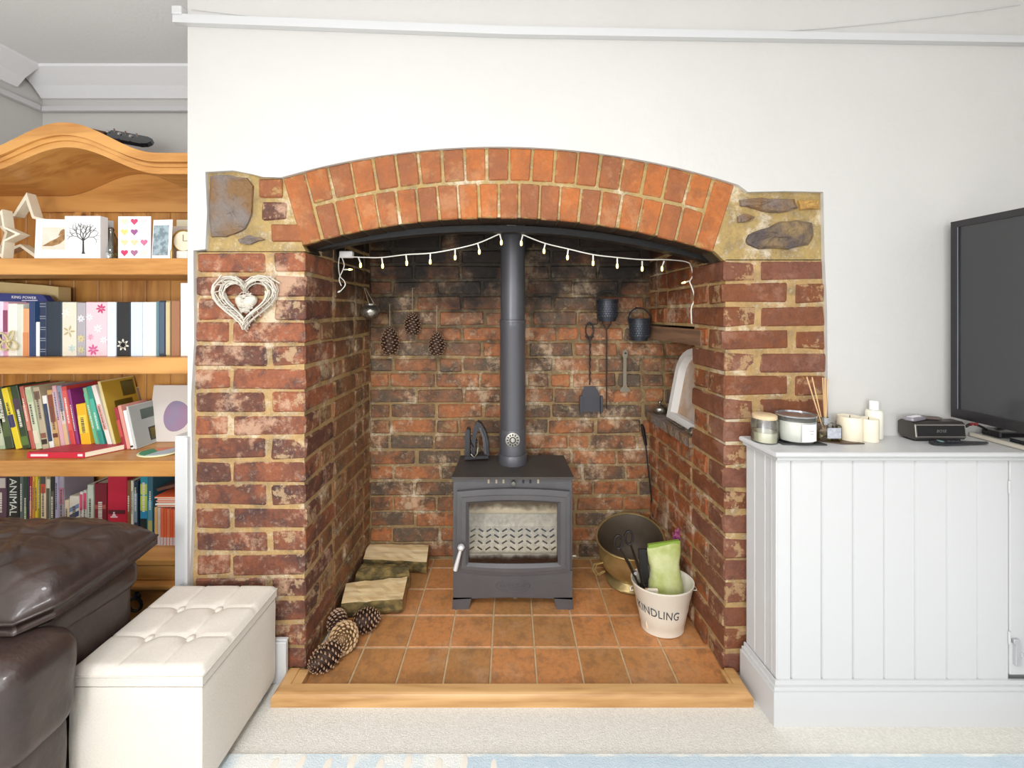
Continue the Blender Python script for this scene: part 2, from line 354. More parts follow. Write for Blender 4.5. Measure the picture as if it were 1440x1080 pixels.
# left side of the fireplace: pier face + the recess side, one mass of masonry
XL, XR = PX(275, FACE), PX(429, FACE)
left = struct('wall_fireplace_left', MB().box(-1.044, XR-.005, FACE+.005, BACK+.06, FLOOR, 1.391).box(-1.044, XR-.005, FACE+.115, BACK+.06, 1.391, 1.60), MORT)
left.data.materials.clear(); left.data.materials.append(MORT_B if False else MORT)
PIT = .0767; ZT = 1.391
for n in range(18):
    z1 = ZT-n*PIT; h = PIT-J; cz = z1-h/2-.003
    if n < 3: a, b = (276, 373-(n*2)), (385, 429)
    elif n % 2 == 1: a, b = (274, 320+RB.randrange(4)), (328, 429)
    else: a, b = (274, 375+RB.randrange(-3, 4)), (381, 429)
    dy = .104 if (b[1]-b[0]) > 60 else .216
    pr = RB.uniform(-.0025, .0025)
    x0, x1 = PX(a[0], FACE)+RB.uniform(-.003, .004), PX(a[1], FACE); put_brick(left, B_PIER, (x0+x1)/2, FACE+.052+pr, cz, x1-x0, .104, h)
    x0, x1 = PX(b[0], FACE), PX(b[1], FACE)+RB.uniform(-.002, .002); put_brick(left, B_PIER, (x0+x1)/2, FACE+dy/2+RB.uniform(-.002, .002), cz, x1-x0, dy, h)
    s = FACE+dy+J
    for p0, p1 in fill(BACK-s, dy < .15):
        put_brick(left, B_REV, XR-.05+RB.uniform(-.002, .003), s+(p0+p1)/2, cz, .10, p1-p0, h+RB.uniform(-.002, .001))
for n in (1, 2):
    for p0, p1 in fill(BACK-FACE-.13, n == 1):
        put_brick(left, B_REV, XR-.05, FACE+.13+(p0+p1)/2, ZT+n*PIT-PIT/2-.003, .10, p1-p0, PIT-J)
put_brick(left, B_REV, XR-.06, FACE+.055, .028, .104, .10, .03)
# back of the recess
back = struct('wall_fireplace_back', MB().box(-.70, 1.06, BACK+.006, BACK+.07, FLOOR, 1.62), MORT_B)
PB = .0747
for n in range(21):
    z0 = .004+n*PB; x = -.672+RB.uniform(0, .02) if n else -.672; hd = n % 4 == 2
    x = -.672; first = True
    while x < .98:
        l = (.108 if (RB.random() < .22 or (first and n % 2)) else .222)+RB.uniform(-.01, .01)
        x1 = min(x+l, 1.0)
        if x1-x > .04 and (x1 < .72 or (.70 < z0+.03 < 1.12)):
            put_brick(back, B_BACK, (x+x1-J)/2, BACK+.05+RB.uniform(-.003, .003), z0+PB/2, x1-x-J, .10, PB-J+RB.uniform(-.0015, .0015))
        elif x < .69 and x1 > .60: put_brick(back, B_BACK, (x+.70)/2, BACK+.05, z0+PB/2, .70-x, .10, PB-J)
        x = x1; first = False
# right side of the fireplace, with the niche
def XS(d): return PX(1019, FACE)-.034*(d-FACE)/.625
RT = .054
XR0, XR1 = PX(1019, FACE), PX(1160, FACE)
NZ0, NZ1, NY = .705, 1.1374, 1.54
def rblock(z0, z1, y0, y1, mb, xr=1.05): mb.prism([(XS(y0)+.006, y0), (XS(y1)+.006, y1), (xr, y1), (xr, y0)], z0, z1, 'Z')
mr = MB(); rblock(FLOOR, NZ0, FACE+.005, BACK+.02, mr); rblock(NZ0, NZ1, FACE+.005, NY, mr); rblock(NZ1, 1.366, FACE+.005, BACK+.02, mr); rblock(1.366, 1.60, FACE+.115, BACK+.02, mr)
mr.box(1.0, 1.05, NY, BACK+.02, NZ0, NZ1)
right = struct('wall_fireplace_right', mr, MORT)
PR = .0762; ZR = 1.366
for n in range(18):
    z1 = ZR-n*PR; h = PR-J; cz = z1-h/2-.003
    if cz < .0: continue
    if n % 2 == 0: a, b = (1020, 1064+RB.randrange(-2, 3)), (1071, 1159+n//3)
    else: a, b = (1020, 1112+RB.randrange(-2, 3)), (1119, 1159+n//3)
    dy = .104 if (a[1]-a[0]) > 60 else .216
    x0, x1 = PX(b[0], FACE), PX(b[1], FACE)+.004; put_brick(right, B_PIER_R, (x0+x1)/2, FACE+.052+RB.uniform(-.002, .002), cz, x1-x0, .104, h)
    x0, x1 = PX(a[0], FACE)+RB.uniform(-.002, .002), PX(a[1], FACE); put_brick(right, B_PIER_R, XS(FACE+dy/2)-.001+(x1-x0)/2, FACE+dy/2+.001, cz, x1-x0, dy, h, RT if dy > .15 else 0)
    s = FACE+dy+J; end = BACK
    if 3 <= n <= 7: end = NY
    if end-s < .04: continue
    for p0, p1 in fill(end-s, dy < .15):
        yc = s+(p0+p1)/2
        if n == 8 and yc > NY-.05: continue
        put_brick(right, B_REV_R, XS(yc)+.05+RB.uniform(-.003, .002), yc, cz, .10, p1-p0, h, RT)
for n in (1, 2):
    for p0, p1 in fill(BACK-FACE-.13, n == 1):
        yc = FACE+.13+(p0+p1)/2; put_brick(right, B_REV_R, XS(yc)+.05, yc, ZR+n*PR-PR/2-.003, .10, p1-p0, PR-J, RT)
put_brick(right, B_PIER_R, XR0+.06, FACE+.055, .012, .104, .10, .024)
tag(MB().prism([(XS(1.5)-.003, 1.48), (XS(1.955)-.003, 1.955), (.98, 1.955), (.98, 1.48)], 1.068, 1.128, 'Z').build('lintel', wood_mat('old_timber', '#8d6a50', '#57402f', 'Y', .7, 9), right), 'weathered timber lintel over the niche')
lg = MB(); lg.prism([(XS(1.545)-.012, 1.545), (XS(1.955)-.012, 1.955), (.99, 1.955), (.99, 1.545)], .676, .714, 'Z')
tag(lg.build('ledge', STONE2, right), 'grey stone ledge of the niche')
# arch
am = [q(289, 353), q(289, 238), q(330, 237), q(357, 242), q(372, 246)]+arc(R3+.008, TH_L, TH_R, 24)+[q(1050, 267), q(1159, 267), q(1161, 366), q(1019, 366)]+arc(R0+.003, TH_R, TH_L, 24)+[q(429, 353)]
arch = struct('wall_fireplace_arch', MB().prism(am, FACE+.005, FACE+.112), MORT_A)
def wedge(r0, r1, half, seed, d=.108):
    rr = random.Random(seed); bm = bmesh.new(); vs = []
    for y in (-.0, d):
        for r, s_ in ((r0, -1), (r0, 1), (r1, 1), (r1, -1)):
            a = s_*(half-.0042/r); vs.append(bm.verts.new((r*math.sin(a)+rr.uniform(-.002, .002), y+rr.uniform(-.001, .001), r*math.cos(a)+rr.uniform(-.0015, .0015))))
    for f in ((0, 1, 2, 3), (7, 6, 5, 4), (0, 4, 5, 1), (1, 5, 6, 2), (2, 6, 7, 3), (3, 7, 4, 0)): bm.faces.new([vs[i] for i in f])
    bmesh.ops.recalc_face_normals(bm, faces=bm.faces[:]); bmesh.ops.bevel(bm, geom=bm.edges[:], offset=.0035, segments=1, affect='EDGES')
    me = bpy.data.meshes.new('brick'); bm.to_mesh(me); bm.free(); me.materials.append(B_ARCH); return me
def arch_ring(r0, r1, a0, a1, n, seed):
    ws = [wedge(r0, r1, (a1-a0)/n/2, seed+i) for i in range(4)]
    for i in range(n):
        o = bpy.data.objects.new('brick', ws[RB.randrange(4)]); COL.objects.link(o); o.parent = arch
        o.location = (AC[0], FACE+RB.uniform(-.002, .002), AC[1]); o.rotation_euler = (0, a0+(a1-a0)*(i+.5)/n+RB.uniform(-.0006, .0006), 0)
EL = .030
for r0, r1, a0, a1, n, sd in ((R0, R3, TH_L, TH_L+EL, 1, 1), (R0, R3, TH_R-EL, TH_R, 1, 5), (R0, R1, TH_L+EL, TH_R-EL, 19, 20), (R2, R3, TH_L+EL, TH_R-EL, 18, 40)):
    arch_ring(r0, r1, a0, a1, n, sd)
for (x0, x1, y0, y1) in ((363, 397, 252, 279), (368, 402, 284, 310), (380, 424, 314, 341)):
    X0, X1, Z0, Z1 = PX(x0, FACE), PX(x1, FACE), PZ(y1, FACE), PZ(y0, FACE)
    put_brick(arch, B_ARCH if y0 != 284 else B_PIER, (X0+X1)/2, FACE+.05, (Z0+Z1)/2, X1-X0, .1, Z1-Z0)
def stone(poly, m, seed, bulge=.014):
    rr = random.Random(seed); cx = sum(p[0] for p in poly)/len(poly); cy = sum(p[1] for p in poly)/len(poly)
    pts = []
    for i in range(len(poly)):      # refine and roughen the outline
        a, b = poly[i], poly[(i+1) % len(poly)]
        for t in (0, .5): pts.append((a[0]+(b[0]-a[0])*t+rr.uniform(-1, 1), a[1]+(b[1]-a[1])*t+rr.uniform(-1, 1)))
    n = len(pts); vs = []; fs = []
    for sc, y in ((1, .012), (.97, -.003), (.82, -bulge*.8), (.55, -bulge), (.25, -bulge*.95)):
        for x_, y_ in pts: v = P(cx+(x_-cx)*sc, cy+(y_-cy)*sc, FACE); v.y = FACE+y+(rr.uniform(-.003, .003) if sc < .97 else 0); vs.append(v)
    for k in range(4):
        for i in range(n): fs.append((k*n+i, k*n+(i+1) % n, (k+1)*n+(i+1) % n, (k+1)*n+i))
    fs.append(tuple(4*n+i for i in range(n)))
    return MB().add(vs, fs).build('stone', m, arch)
stone([(296, 246), (322, 245), (348, 250), (356, 262), (355, 300), (346, 322), (330, 330), (318, 334), (297, 334), (293, 290)], STONE2, 1)
stone([(335, 337), (350, 331), (366, 334), (372, 337), (352, 343), (337, 343)], STONE2, 3, .006)
stone([(1048, 336), (1058, 326), (1082, 319), (1098, 311), (1120, 309), (1143, 314), (1145, 330), (1138, 345), (1110, 350), (1066, 350), (1050, 343)], STONE, 2)
stone([(1040, 282), (1070, 278), (1090, 280), (1118, 281), (1122, 292), (1110, 297), (1085, 300), (1060, 294), (1040, 289)], STONE2, 4, .01)
stone([(1122, 281), (1150, 280), (1152, 294), (1125, 296)], mat('yellow_stone', '#c39a55', .85, col2='#8a6434', scale=30, amount=.9, bump=.006), 5, .008)
stone([(1036, 304), (1050, 300), (1062, 305), (1054, 311), (1038, 313)], STONE2, 6, .006)
# curved iron lintel bar under the arch
x0, z0, x1, z1, zm = PX(444, 1.425), PZ(352, 1.425), PX(1004, 1.425), PZ(370, 1.425), PZ(326, 1.425)
ib = MB(); pts = []
for i in range(33):
    t = i/32; x = x0+(x1-x0)*t; zz = z0+(z1-z0)*t+(zm-(z0+z1)/2)*(1-(2*t-1)**2); pts.append((x, zz))
ib.prism(pts+[(x, z+.022) for x, z in pts[::-1]], 1.425, 1.433); ib.prism(pts+[(x, z+.006) for x, z in pts[::-1]], 1.433, 1.470)
tag(ib.build('lintel_bar', mat('sooty_iron', '#1b1a1a', .5, .4, bump=.001, bscale=90)), 'curved black iron bar spanning the opening under the brick arch', 'lintel bar')
struct('ceiling_recess', MB().box(-.69, .745, FACE+.116, BACK+.01, 1.585, 1.61), SOOTY)
# ---------------------------------------------------------------- hearth
hearth = struct('floor_hearth', MB().box(-.668, .735, 1.262, BACK+.004, FLOOR, -.0015), GROUT)
xs = [-.664]+[-.515+.1512*i for i in range(9)]+[.735]; ys = [1.270, 1.440, 1.592, 1.744, 1.889, 1.958]
xs = xs[:-2]+[.715]
tiles = {}
for j in range(5):
    for i in range(len(xs)-1):
        w_, h_ = xs[i+1]-xs[i]-.006, ys[j+1]-ys[j]-.006
        key = (round(w_, 2), round(h_, 2))
        if key not in tiles:
            o = MB().box(-w_/2, w_/2, -h_/2, h_/2, -.004, .004, .002).build('tile', TILE, hearth); tiles[key] = o.data
        else: o = bpy.data.objects.new('tile', tiles[key]); COL.objects.link(o); o.parent = hearth
        o.location = ((xs[i]+xs[i+1])/2, (ys[j]+ys[j+1])/2, -.0025+RB.uniform(-.0006, .0006)); o.rotation_euler = (RB.uniform(-.004, .004), RB.uniform(-.004, .004), 0)
# oak edging, mitred
edge = thing('hearth_edging', 'pale oak timber edging with mitred corners round the tiled hearth', 'hearth edging', (0, 1.25, FLOOR))
def mould(a, b, inward, mitre0, mitre1, name):
    """rounded strip from a to b on the floor; inward = unit vector towards the tiles"""
    a, b = Vector(a), Vector(b); d = (b-a).normalized(); inn = Vector(inward); prof = []
    for t in range(7): an = PI/2*t/6; prof.append((.018-.018*math.sin(an) if False else .018*(1-math.sin(an)), .020+.018*math.cos(an)*1.0))
    prof = [(.0, 0), (.0, .022)]+[(.016*(1-math.cos(PI/2*t/5)), .022+.016*math.sin(PI/2*t/5)) for t in range(1, 6)]+[(.038, .038), (.040, .036), (.040, 0)]
    vs = []; n = len(prof)
    for e, base, m_ in ((0, a, mitre0), (1, b, mitre1)):
        for u, z in prof: p_ = base+inn*u+d*(u*m_); vs.append((p_.x, p_.y, FLOOR+z))
    fs = [(i, (i+1) % n, n+(i+1) % n, n+i) for i in range(n)]+[tuple(range(n))[::-1], tuple(range(n, 2*n))]
    return MB().add(vs, fs).build(name, OAK, edge)
ex0, ex1, ey = -.724, .742, 1.230
mould((ex0, ey, 0), (ex1, ey, 0), (0, 1, 0), 1, -1, 'front_rail')
mould((ex0, FACE-.011, 0), (ex0, ey, 0), (1, 0, 0), 0, -1, 'return_strip')
mould((ex1, ey, 0), (ex1, FACE-.011, 0), (-1, 0, 0), 1, 0, 'return_strip')
for a_, b_ in ((ex0+.040, XR+.02), (XR0-.02, ex1-.040)): MB().box(a_, b_, ey+.040, FACE-.011, FLOOR, .026, .001).build('corner_fillet', OAK, edge)
# ---------------------------------------------------------------- trims
struct('baseboard_front', MB().box(-1.05, PX(404, 1.318), 1.308, FACE-.0095, FLOOR, .125, .003).box(-1.05, PX(404, 1.318)+.001, 1.313, FACE-.0095, .125, .132, .002), GLOSSW)
struct('trim_1', MB().box(-1.094, -1.0525, 1.325, 1.375, FLOOR, PZ(613, 1.325), .002).box(-1.0525, -1.0435, 1.3145, 1.3255, .133, PZ(613, 1.325)-.002), GLOSSW)
# picture rail: alcove, and over the fireplace (it slopes with the old wall)
struct('trim_2', MB().box(-2.209, -1.053, 1.895, 1.9195, 2.135, 2.160, .004).box(-2.2095, -2.185, -1.5, 1.894, 2.135, 2.160, .004).box(-1.085, -1.0525, 1.30, 1.894, 2.150, 2.178, .004), GLOSSW)
rl = MB(); za, zb = PZ(29, 1.30), PZ(58, 1.30)
rl.prism([(-1.085, za), (0, (za+zb)/2-.006), (1.69, zb), (1.69, zb+.022), (0, (za+zb)/2+.020), (-1.085, za+.028)], 1.306, FACE-.0095)
struct('trim_3', rl, GLOSSW)
struct('trim_4', MB().prism([(1.9195, 2.199), (1.9195, 2.299), (1.80, 2.299), (1.803, 2.288), (1.83, 2.270), (1.87, 2.240), (1.90, 2.205), (1.905, 2.199)], -2.20, -1.053, 'X')
    .prism([(-2.2095, 2.299), (-2.09, 2.299), (-2.093, 2.288), (-2.12, 2.270), (-2.16, 2.240), (-2.19, 2.205), (-2.195, 2.199), (-2.2095, 2.199)], -1.5, 1.81, 'Y'), CEIL)
cb = MB(); c0, c1, c2 = P(264, 9, 1.31), P(800, 51, 1.31), P(1442, 2, 1.31)
cb.tube([c0*(1-t)**2+c1*2*t*(1-t)*1.0+c2*t*t if False else Vector((c0.x+(c2.x-c0.x)*t, 1.322, c0.z+(c2.z-c0.z)*t-.098*(1-(2*t-1)**2)*(.9+.2*t))) for t in [i/30 for i in range(31)]], .0012, 5)
tag(cb.build('wall_cable', GLOSSW), 'thin white cable sagging along the wall above the picture rail', 'cable')
# ---------------------------------------------------------------- stove
STEEL = mat('stove_black', (82, 80, 82), .5, .1, col2=(94, 91, 92), scale=12, amount=.6, bump=.0005, bscale=150)
STEELT = mat('stove_top_black', '#413c39', .62, .1, col2='#544d47', scale=9, amount=.6, bump=.0008, bscale=120)
CHROME = mat('polished_chrome', '#d8d8dc', .22, 1)
SX = PX(721, 1.626); SF = 1.626     # stove centre, face
def SP(x, y, d=SF): return (PX(x, SF), PZ(y, SF))
stove = thing('wood_stove', 'matt black cast wood-burning stove on four legs on the tiled hearth', 'stove', (SX, 1.74, 0))
xl, xr = PX(637, SF), PX(805, SF); zt = PZ(671, SF)-.004; zb = PZ(842, SF)
body = MB()
th = .012
body.box(xl, xl+th, SF+.0185, 1.85, zb, zt-.0005).box(xr-th, xr, SF+.0185, 1.85, zb, zt-.0005).box(xl+th, xr-th, 1.838, 1.85, zb, zt-.0005).box(xl+th, xr-th, SF+.0185, 1.8375, zb, .11).box(xl+th, xr-th, SF+.0185, 1.8375, zt-.035, zt-.001)
# front wall above and below the door opening
gx0, gx1, gz0, gz1 = PX(658, SF), PX(785, SF), PZ(792, SF), PZ(705, SF)
body.box(xl, xr, SF+.006, SF+.018, gz1-.004, zt, .001).box(xl, xr, SF+.006, SF+.018, zb+.012, gz0+.004, .001).box(xl, gx0+.004, SF+.0062, SF+.0178, gz0, gz1).box(gx1-.004, xr, SF+.0062, SF+.0178, gz0, gz1)
body.prism([(xl+.0005, gz0-.030), (xl+.0005, zb-.002)]+[(xl+.002+(xr-xl-.004)*t/12, zb-.002+.008*math.sin(PI*t/12)) for t in range(1, 12)]+[(xr-.0005, zb-.002), (xr-.0005, gz0-.030)], SF-.002, SF+.0055)
body.build('body', STEEL, stove)
tp = MB(); bx = .021
pl = [(xl-.004, SF-.014), (xr+.004, SF-.014), (xr-bx*.2, 1.858), (xl+bx*.2, 1.858)]
tp.prism(pl, zt, zt+.010, 'Z'); tp.build('top_plate', STEELT, stove)
for sx_, sy_ in ((0, 0), (1, 0), (0, 1), (1, 1)):
    lb = MB(); yf = SF-.002 if not sy_ else 1.80
    a = PX(636, SF) if not sx_ else PX(806, SF); sg = 1 if not sx_ else -1
    lb.prism([(a, -.0), (a+sg*.066, 0), (a+sg*.070, .018), (a+sg*.078, zb+.006), (a+sg*.002, zb+.006)], yf, yf+.045); lb.build('leg', STEEL, stove)
# air vents and the sliding knob
for xx in (687, 698, 708, 736, 746, 757):
    MB().box(PX(xx-1.4, SF), PX(xx+1.4, SF), SF+.0045, SF+.008, PZ(680.5, SF), PZ(673.5, SF), .0005).build('vent_slot', mat('vent_light', '#a79c86', .5, .4) if xx in (687, 698, 757, 708) else IRON, stove)
kb = MB().lathe([(.0, -.006), (.0075, -.005), (.009, .0), (.008, .008), (.004, .014), (.004, .024)], (0, 0, 0), 16, M=Matrix.Translation((PX(722, SF), SF-.018, PZ(677, SF))) @ Matrix.Rotation(-PI/2, 4, 'X'))
kb.build('vent_knob', mat('worn_knob', '#77736e', .35, .6), stove, True)
# door: frame with bowed top and bottom, glass, handle
door = MB()
def arcx(x0, x1, y, sag, n=12, rev=False):
    o = [(x0+(x1-x0)*i/n, y-sag*(1-(2*i/n-1)**2)) for i in range(n+1)]; return o[::-1] if rev else o
O = [SP(*p) for p in arcx(643, 801, 690, 4)+arcx(643, 801, 801, -6, rev=True)]
I = [SP(*p) for p in arcx(659, 784, 707, 3)+arcx(659, 784, 790, -1.5, rev=True)]
Md = [SP(*p) for p in arcx(649.5, 794.5, 697.5, 3.6)+arcx(649.5, 794.5, 796, -5.5, rev=True)]
def ring(mb, A, B, ya, yb):
    n = len(A); vs = [(p[0], ya, p[1]) for p in A]+[(p[0], yb, p[1]) for p in B]
    mb.add(vs, [(i, (i+1) % n, n+(i+1) % n, n+i) for i in range(n)])
ring(door, O, O, SF+.006, SF-.010); ring(door, O, Md, SF-.010, SF-.0125); ring(door, Md, Md, SF-.0125, SF-.016)
Mi = [SP(*p) for p in arcx(655.5, 788, 703.5, 3.2)+arcx(655.5, 788, 793, -3, rev=True)]
ring(door, Md, Mi, SF-.016, SF-.016); ring(door, Mi, I, SF-.016, SF-.006); ring(door, I, I, SF-.006, SF+.006)
dr = door.build('door', STEEL, stove)
sootg = bpy.data.materials.new('sooted_stove_glass'); sootg.use_nodes = True; nt = sootg.node_tree; N = nt.nodes; L = nt.links; N.remove(N['Principled BSDF'])
geo = N.new('ShaderNodeNewGeometry'); sp = N.new('ShaderNodeSeparateXYZ'); L.new(geo.outputs['Position'], sp.inputs[0])
nn = N.new('ShaderNodeTexNoise'); nn.inputs['Scale'].default_value = 28; L.new(geo.outputs['Position'], nn.inputs[0])
def rngn(src, a, b, c, d):
    r = N.new('ShaderNodeMapRange'); r.inputs[1].default_value = a; r.inputs[2].default_value = b; r.inputs[3].default_value = c; r.inputs[4].default_value = d; L.new(src, r.inputs[0]); return r.outputs[0]
ad = N.new('ShaderNodeMath'); ad.operation = 'ADD'; L.new(sp.outputs[2], ad.inputs[0]); L.new(rngn(nn.outputs[0], .3, .7, -.008, .008), ad.inputs[1])
mxm = N.new('ShaderNodeMath'); mxm.operation = 'MAXIMUM'; L.new(rngn(ad.outputs[0], gz0+.007, gz0+.034, 1, 0), mxm.inputs[0]); L.new(rngn(ad.outputs[0], gz1-.035, gz1-.012, 0, .55), mxm.inputs[1])
df = N.new('ShaderNodeBsdfDiffuse'); df.inputs[0].default_value = srgb('#33231a')
tr = N.new('ShaderNodeBsdfTransparent'); tr.inputs[0].default_value = (.97, .97, .97, 1); gl = N.new('ShaderNodeBsdfGlossy'); gl.inputs['Roughness'].default_value = .05
m1 = N.new('ShaderNodeMixShader'); m1.inputs[0].default_value = .06; L.new(tr.outputs[0], m1.inputs[1]); L.new(gl.outputs[0], m1.inputs[2])
m2 = N.new('ShaderNodeMixShader'); L.new(mxm.outputs[0], m2.inputs[0]); L.new(m1.outputs[0], m2.inputs[1]); L.new(df.outputs[0], m2.inputs[2]); L.new(m2.outputs[0], N['Material Output'].inputs[0])
MB().prism([SP(*p) for p in arcx(657.5, 785.5, 705.5, 3)+arcx(657.5, 785.5, 791.5, -2, rev=True)], SF-.003, SF+.001).build('glass', sootg, dr)
hd = MB(); hp = P(648.5, 770, SF-.034); hp2 = P(640, 802, SF-.044)
hd.tube([(hp.x, SF-.010, hp.z), (hp.x, SF-.040, hp.z)], .005, 10)
hd.tube([hp, hp+(hp2-hp)*.15, hp+(hp2-hp)*.9, hp2], [.0075, .0065, .0092, .0085], 12)
hd.lathe([(0, -.012), (.010, -.009), (.0145, 0), (.010, .009), (0, .012)], hp+Vector((0, -.004, .003)), 16)
hd.build('handle', mat('pale_steel', '#e4e2e0', .3, .35), dr, True)
bg = MB(); cx_, cz_ = PX(721.5, SF), PZ(823.5, SF)
oval = [(cx_+.068*math.cos(2*PI*i/40), cz_+.0235*math.sin(2*PI*i/40)) for i in range(40)]
bg.tube([(x, SF-.003, z) for x, z in oval], .0022, 6, True)
bdg = bg.build('badge', STEEL, stove, True)
MB().text('AARROW', .026, front(cx_, SF-.0025, cz_), .0012).build('badge_lettering', STEEL, bdg)
rv = MB().lathe([(.0, 0), (.010, .001), (.0075, .010), (0, .012)], (0, 0, 0), 12, M=Matrix.Translation((PX(724, 1.66), 1.66, .052)) @ Matrix.Rotation(PI/2, 4, 'X'))
rv.box(PX(721, 1.66), PX(727, 1.66), 1.652, 1.668, .022, .060, .002); rv.build('riddling_lever', mat('worn_steel', '#8d8878', .4, .8), stove)
MB().lathe([(.0, -.012), (.006, -.01), (.007, 0), (.004, .012)], (xr+.010, SF+.03, PZ(788, SF)), 12, M=Matrix.Rotation(-PI/2, 4, 'Y')).build('side_knob', mat('worn_steel', '#8d8878', .4, .8), stove, True)
# firebox seen through the glass
FB = mat('firebrick_board', '#ead8b4', .9, col2='#c8ac80', scale=16, amount=.6, bump=.001)
for n_, args in (('rear_firebrick', (xl+th, xr-th, 1.815, 1.838, .11, zt-.04)), ('side_firebrick', (xl+th, xl+.036, SF+.03, 1.814, .11, zt-.04)), ('side_firebrick', (xr-.036, xr-th, SF+.03, 1.814, .11, zt-.04))):
    MB().box(*args, .002).build(n_, FB if n_[0] == 'r' else mat('side_board', '#d8d4cc', .9, col2='#b0a99c', scale=14), stove)
MB().lathe([(0, 0), (.030, .0005), (.040, .001)], (0, 0, 0), 24, M=Matrix.Translation((PX(720, 1.81), 1.8145, .452)) @ Matrix.Rotation(PI/2, 4, 'X')).build('soot_patch', mat('soot_patch', '#6b5346', .95, col2='#8f7658', scale=30), stove)
gp = []; gy0, gy1 = SF+.045, 1.79; gz_a, gz_b = .196, .248
def GZ(y): return gz_a+(gz_b-gz_a)*(y-gy0)/(gy1-gy0)
gb = MB(); gb.prism([(gy0, GZ(gy0)), (gy1, GZ(gy1)), (gy1+.02, GZ(gy1)+.045), (gy1+.024, GZ(gy1)+.045), (gy1+.006, GZ(gy1)-.008), (gy0, GZ(gy0)-.008)], xl+.04, xr-.04, 'X')
gr = gb.build('grate', mat('ash_covered_grate', '#ddd4c2', .9, col2='#aaa08c', scale=60, amount=.8, bump=.001), stove)
sl = MB()
for r in range(4):
    for c in range(11):
        x = xl+.068+(xr-xl-.136)*c/10; y = gy0+.022+r*.026; a = .6 if (c//1) % 2 == 0 else -.6
        sl.box(-.012, .012, -.003, .003, -.001, .0012, 0, Matrix.Translation((x, y, GZ(y)+.0006)) @ Matrix.Rotation(math.atan((gz_b-gz_a)/(gy1-gy0)), 4, 'X') @ Matrix.Rotation(a, 4, 'Z'))
tag(sl.build('grate_slots', SOOTY, gr), kind='stuff')
MB().box(xl+.03, xr-.03, SF+.028, SF+.042, .13, .205, .002).build('log_guard', mat('ash_steel', '#c0b8a8', .8, 0, col2='#958c7c', scale=30), stove)
# ---------------------------------------------------------------- flue
FX, FY = PX(721, 1.77), 1.775; r_ = 17.8*FY/570
FL = mat('flue_black', '#5b5b60', .36, .35, bump=.0001, bscale=60)
flue = thing('flue_pipe', 'tall straight black steel flue pipe rising from the stove top', 'flue pipe', (FX, FY, zt+.010))
MB().lathe([(r_*1.13, zt+.0105), (r_*1.13, zt+.05), (r_*1.10, zt+.053), (r_*1.03, zt+.054)], (FX, FY, 0), 48).build('collar', FL, flue, True)
zj, zk = PZ(450, FY), PZ(602, FY)
MB().lathe([(r_*1.03, zt+.054), (r_*1.03, zk), (r_*1.0, zk+.002)], (FX, FY, 0), 48).build('lower_section', FL, flue, True)
MB().lathe([(r_*1.00, zk+.001), (r_*1.00, zj-.034), (r_*1.012, zj-.032), (r_*1.012, zj-.012), (r_*1.045, zj-.01), (r_*1.045, zj), (r_*1.0, zj+.002)], (FX, FY, 0), 48).build('middle_section', FL, flue, True)
MB().lathe([(r_*.965, zj), (r_*.965, 1.584)], (FX, FY, 0), 48).build('upper_section', FL, flue, True)
tm = P(721, 618.5, FY-r_*1.03); d0 = tm.y-.0045
th_ = thing('flue_thermometer', 'small round dial thermometer stuck low on the flue', 'thermometer', (tm.x, d0, tm.z))
RX = Matrix.Translation((tm.x, d0, tm.z)) @ Matrix.Rotation(PI/2, 4, 'X')
MB().lathe([(.0, -.0035), (.031, -.0035), (.031, 0), (.029, .0015), (.0, .0015)], (0, 0, 0), 32, M=RX).build('dial', mat('dial_pewter', '#a8a49a', .4, .6), th_, True)
rg = MB(); 
for i in range(12):
    a = 2*PI*i/12; rg.box(-.004, .004, -.0025, .0025, 0, .0012, 0, RX @ Matrix.Rotation(a, 4, 'Z') @ Matrix.Translation((.022, 0, .0012)))
tag(rg.build('dial_marks', IRON, th_), kind='stuff')
MB().lathe([(.008, 0), (.014, 0), (.014, .0022), (.008, .0022), (.008, 0)], (0, 0, 0), 24, M=RX @ Matrix.Translation((0, 0, .0012))).build('dial_ring', IRON, th_, closed_ := False) if False else MB().tube([(RX @ Vector((.012*math.cos(2*PI*i/20), .012*math.sin(2*PI*i/20), .002))) for i in range(20)], .0022, 5, True).build('dial_ring', IRON, th_, True)
MB().box(-.001, .001, -.008, .010, .0015, .003, 0, RX).build('needle', CHROME, th_)
# black finned stove fan
fx, fy = PX(672, 1.80), 1.795; zs = zt+.010
fan = thing('stove_fan', 'small black finned heat-powered stove fan on the stove top left of the flue', 'stove fan', (fx, fy, zs))
IR2 = mat('fan_black', '#37363a', .45, .3)
def W(x, y, d=1.80): return (PX(x, d), PZ(y, d))
MB().prism([W(654, 643), W(688, 641), W(687, 637.5), W(655, 638.5)], fy-.028, fy+.028).build('base', IR2, fan)
leaf = [W(663, 638), W(664, 612), W(668, 597), W(672, 591), W(677, 594), W(683, 604), W(687, 618), W(688.5, 638)]
inner = [W(669, 637), W(669.5, 616), W(672, 604), W(675, 602), W(679, 610), W(681, 622), W(682, 637)]
fr_ = MB(); fr_.prism(leaf+inner[::-1], fy-.02, fy+.016); fr_.build('heat_sink', IR2, fan)
for k in (1.5, 4, 6.5):
    MB().tube([(PX(683+k*.5-2, 1.79), fy-.0215, PZ(636, 1.79)), (PX(680+k*.5-1.5, 1.79), fy-.0215, PZ(614, 1.79)), (PX(674+k*.3, 1.79), fy-.0215, PZ(600, 1.79))], .0022, 6).build('fin', mat('fan_edge', '#6d6c70', .35, .5), fan)
MB().prism([W(655, 639), W(655, 605), W(657, 601), W(661.5, 602), W(661.5, 639)], fy-.024, fy+.02).build('upright', IR2, fan)
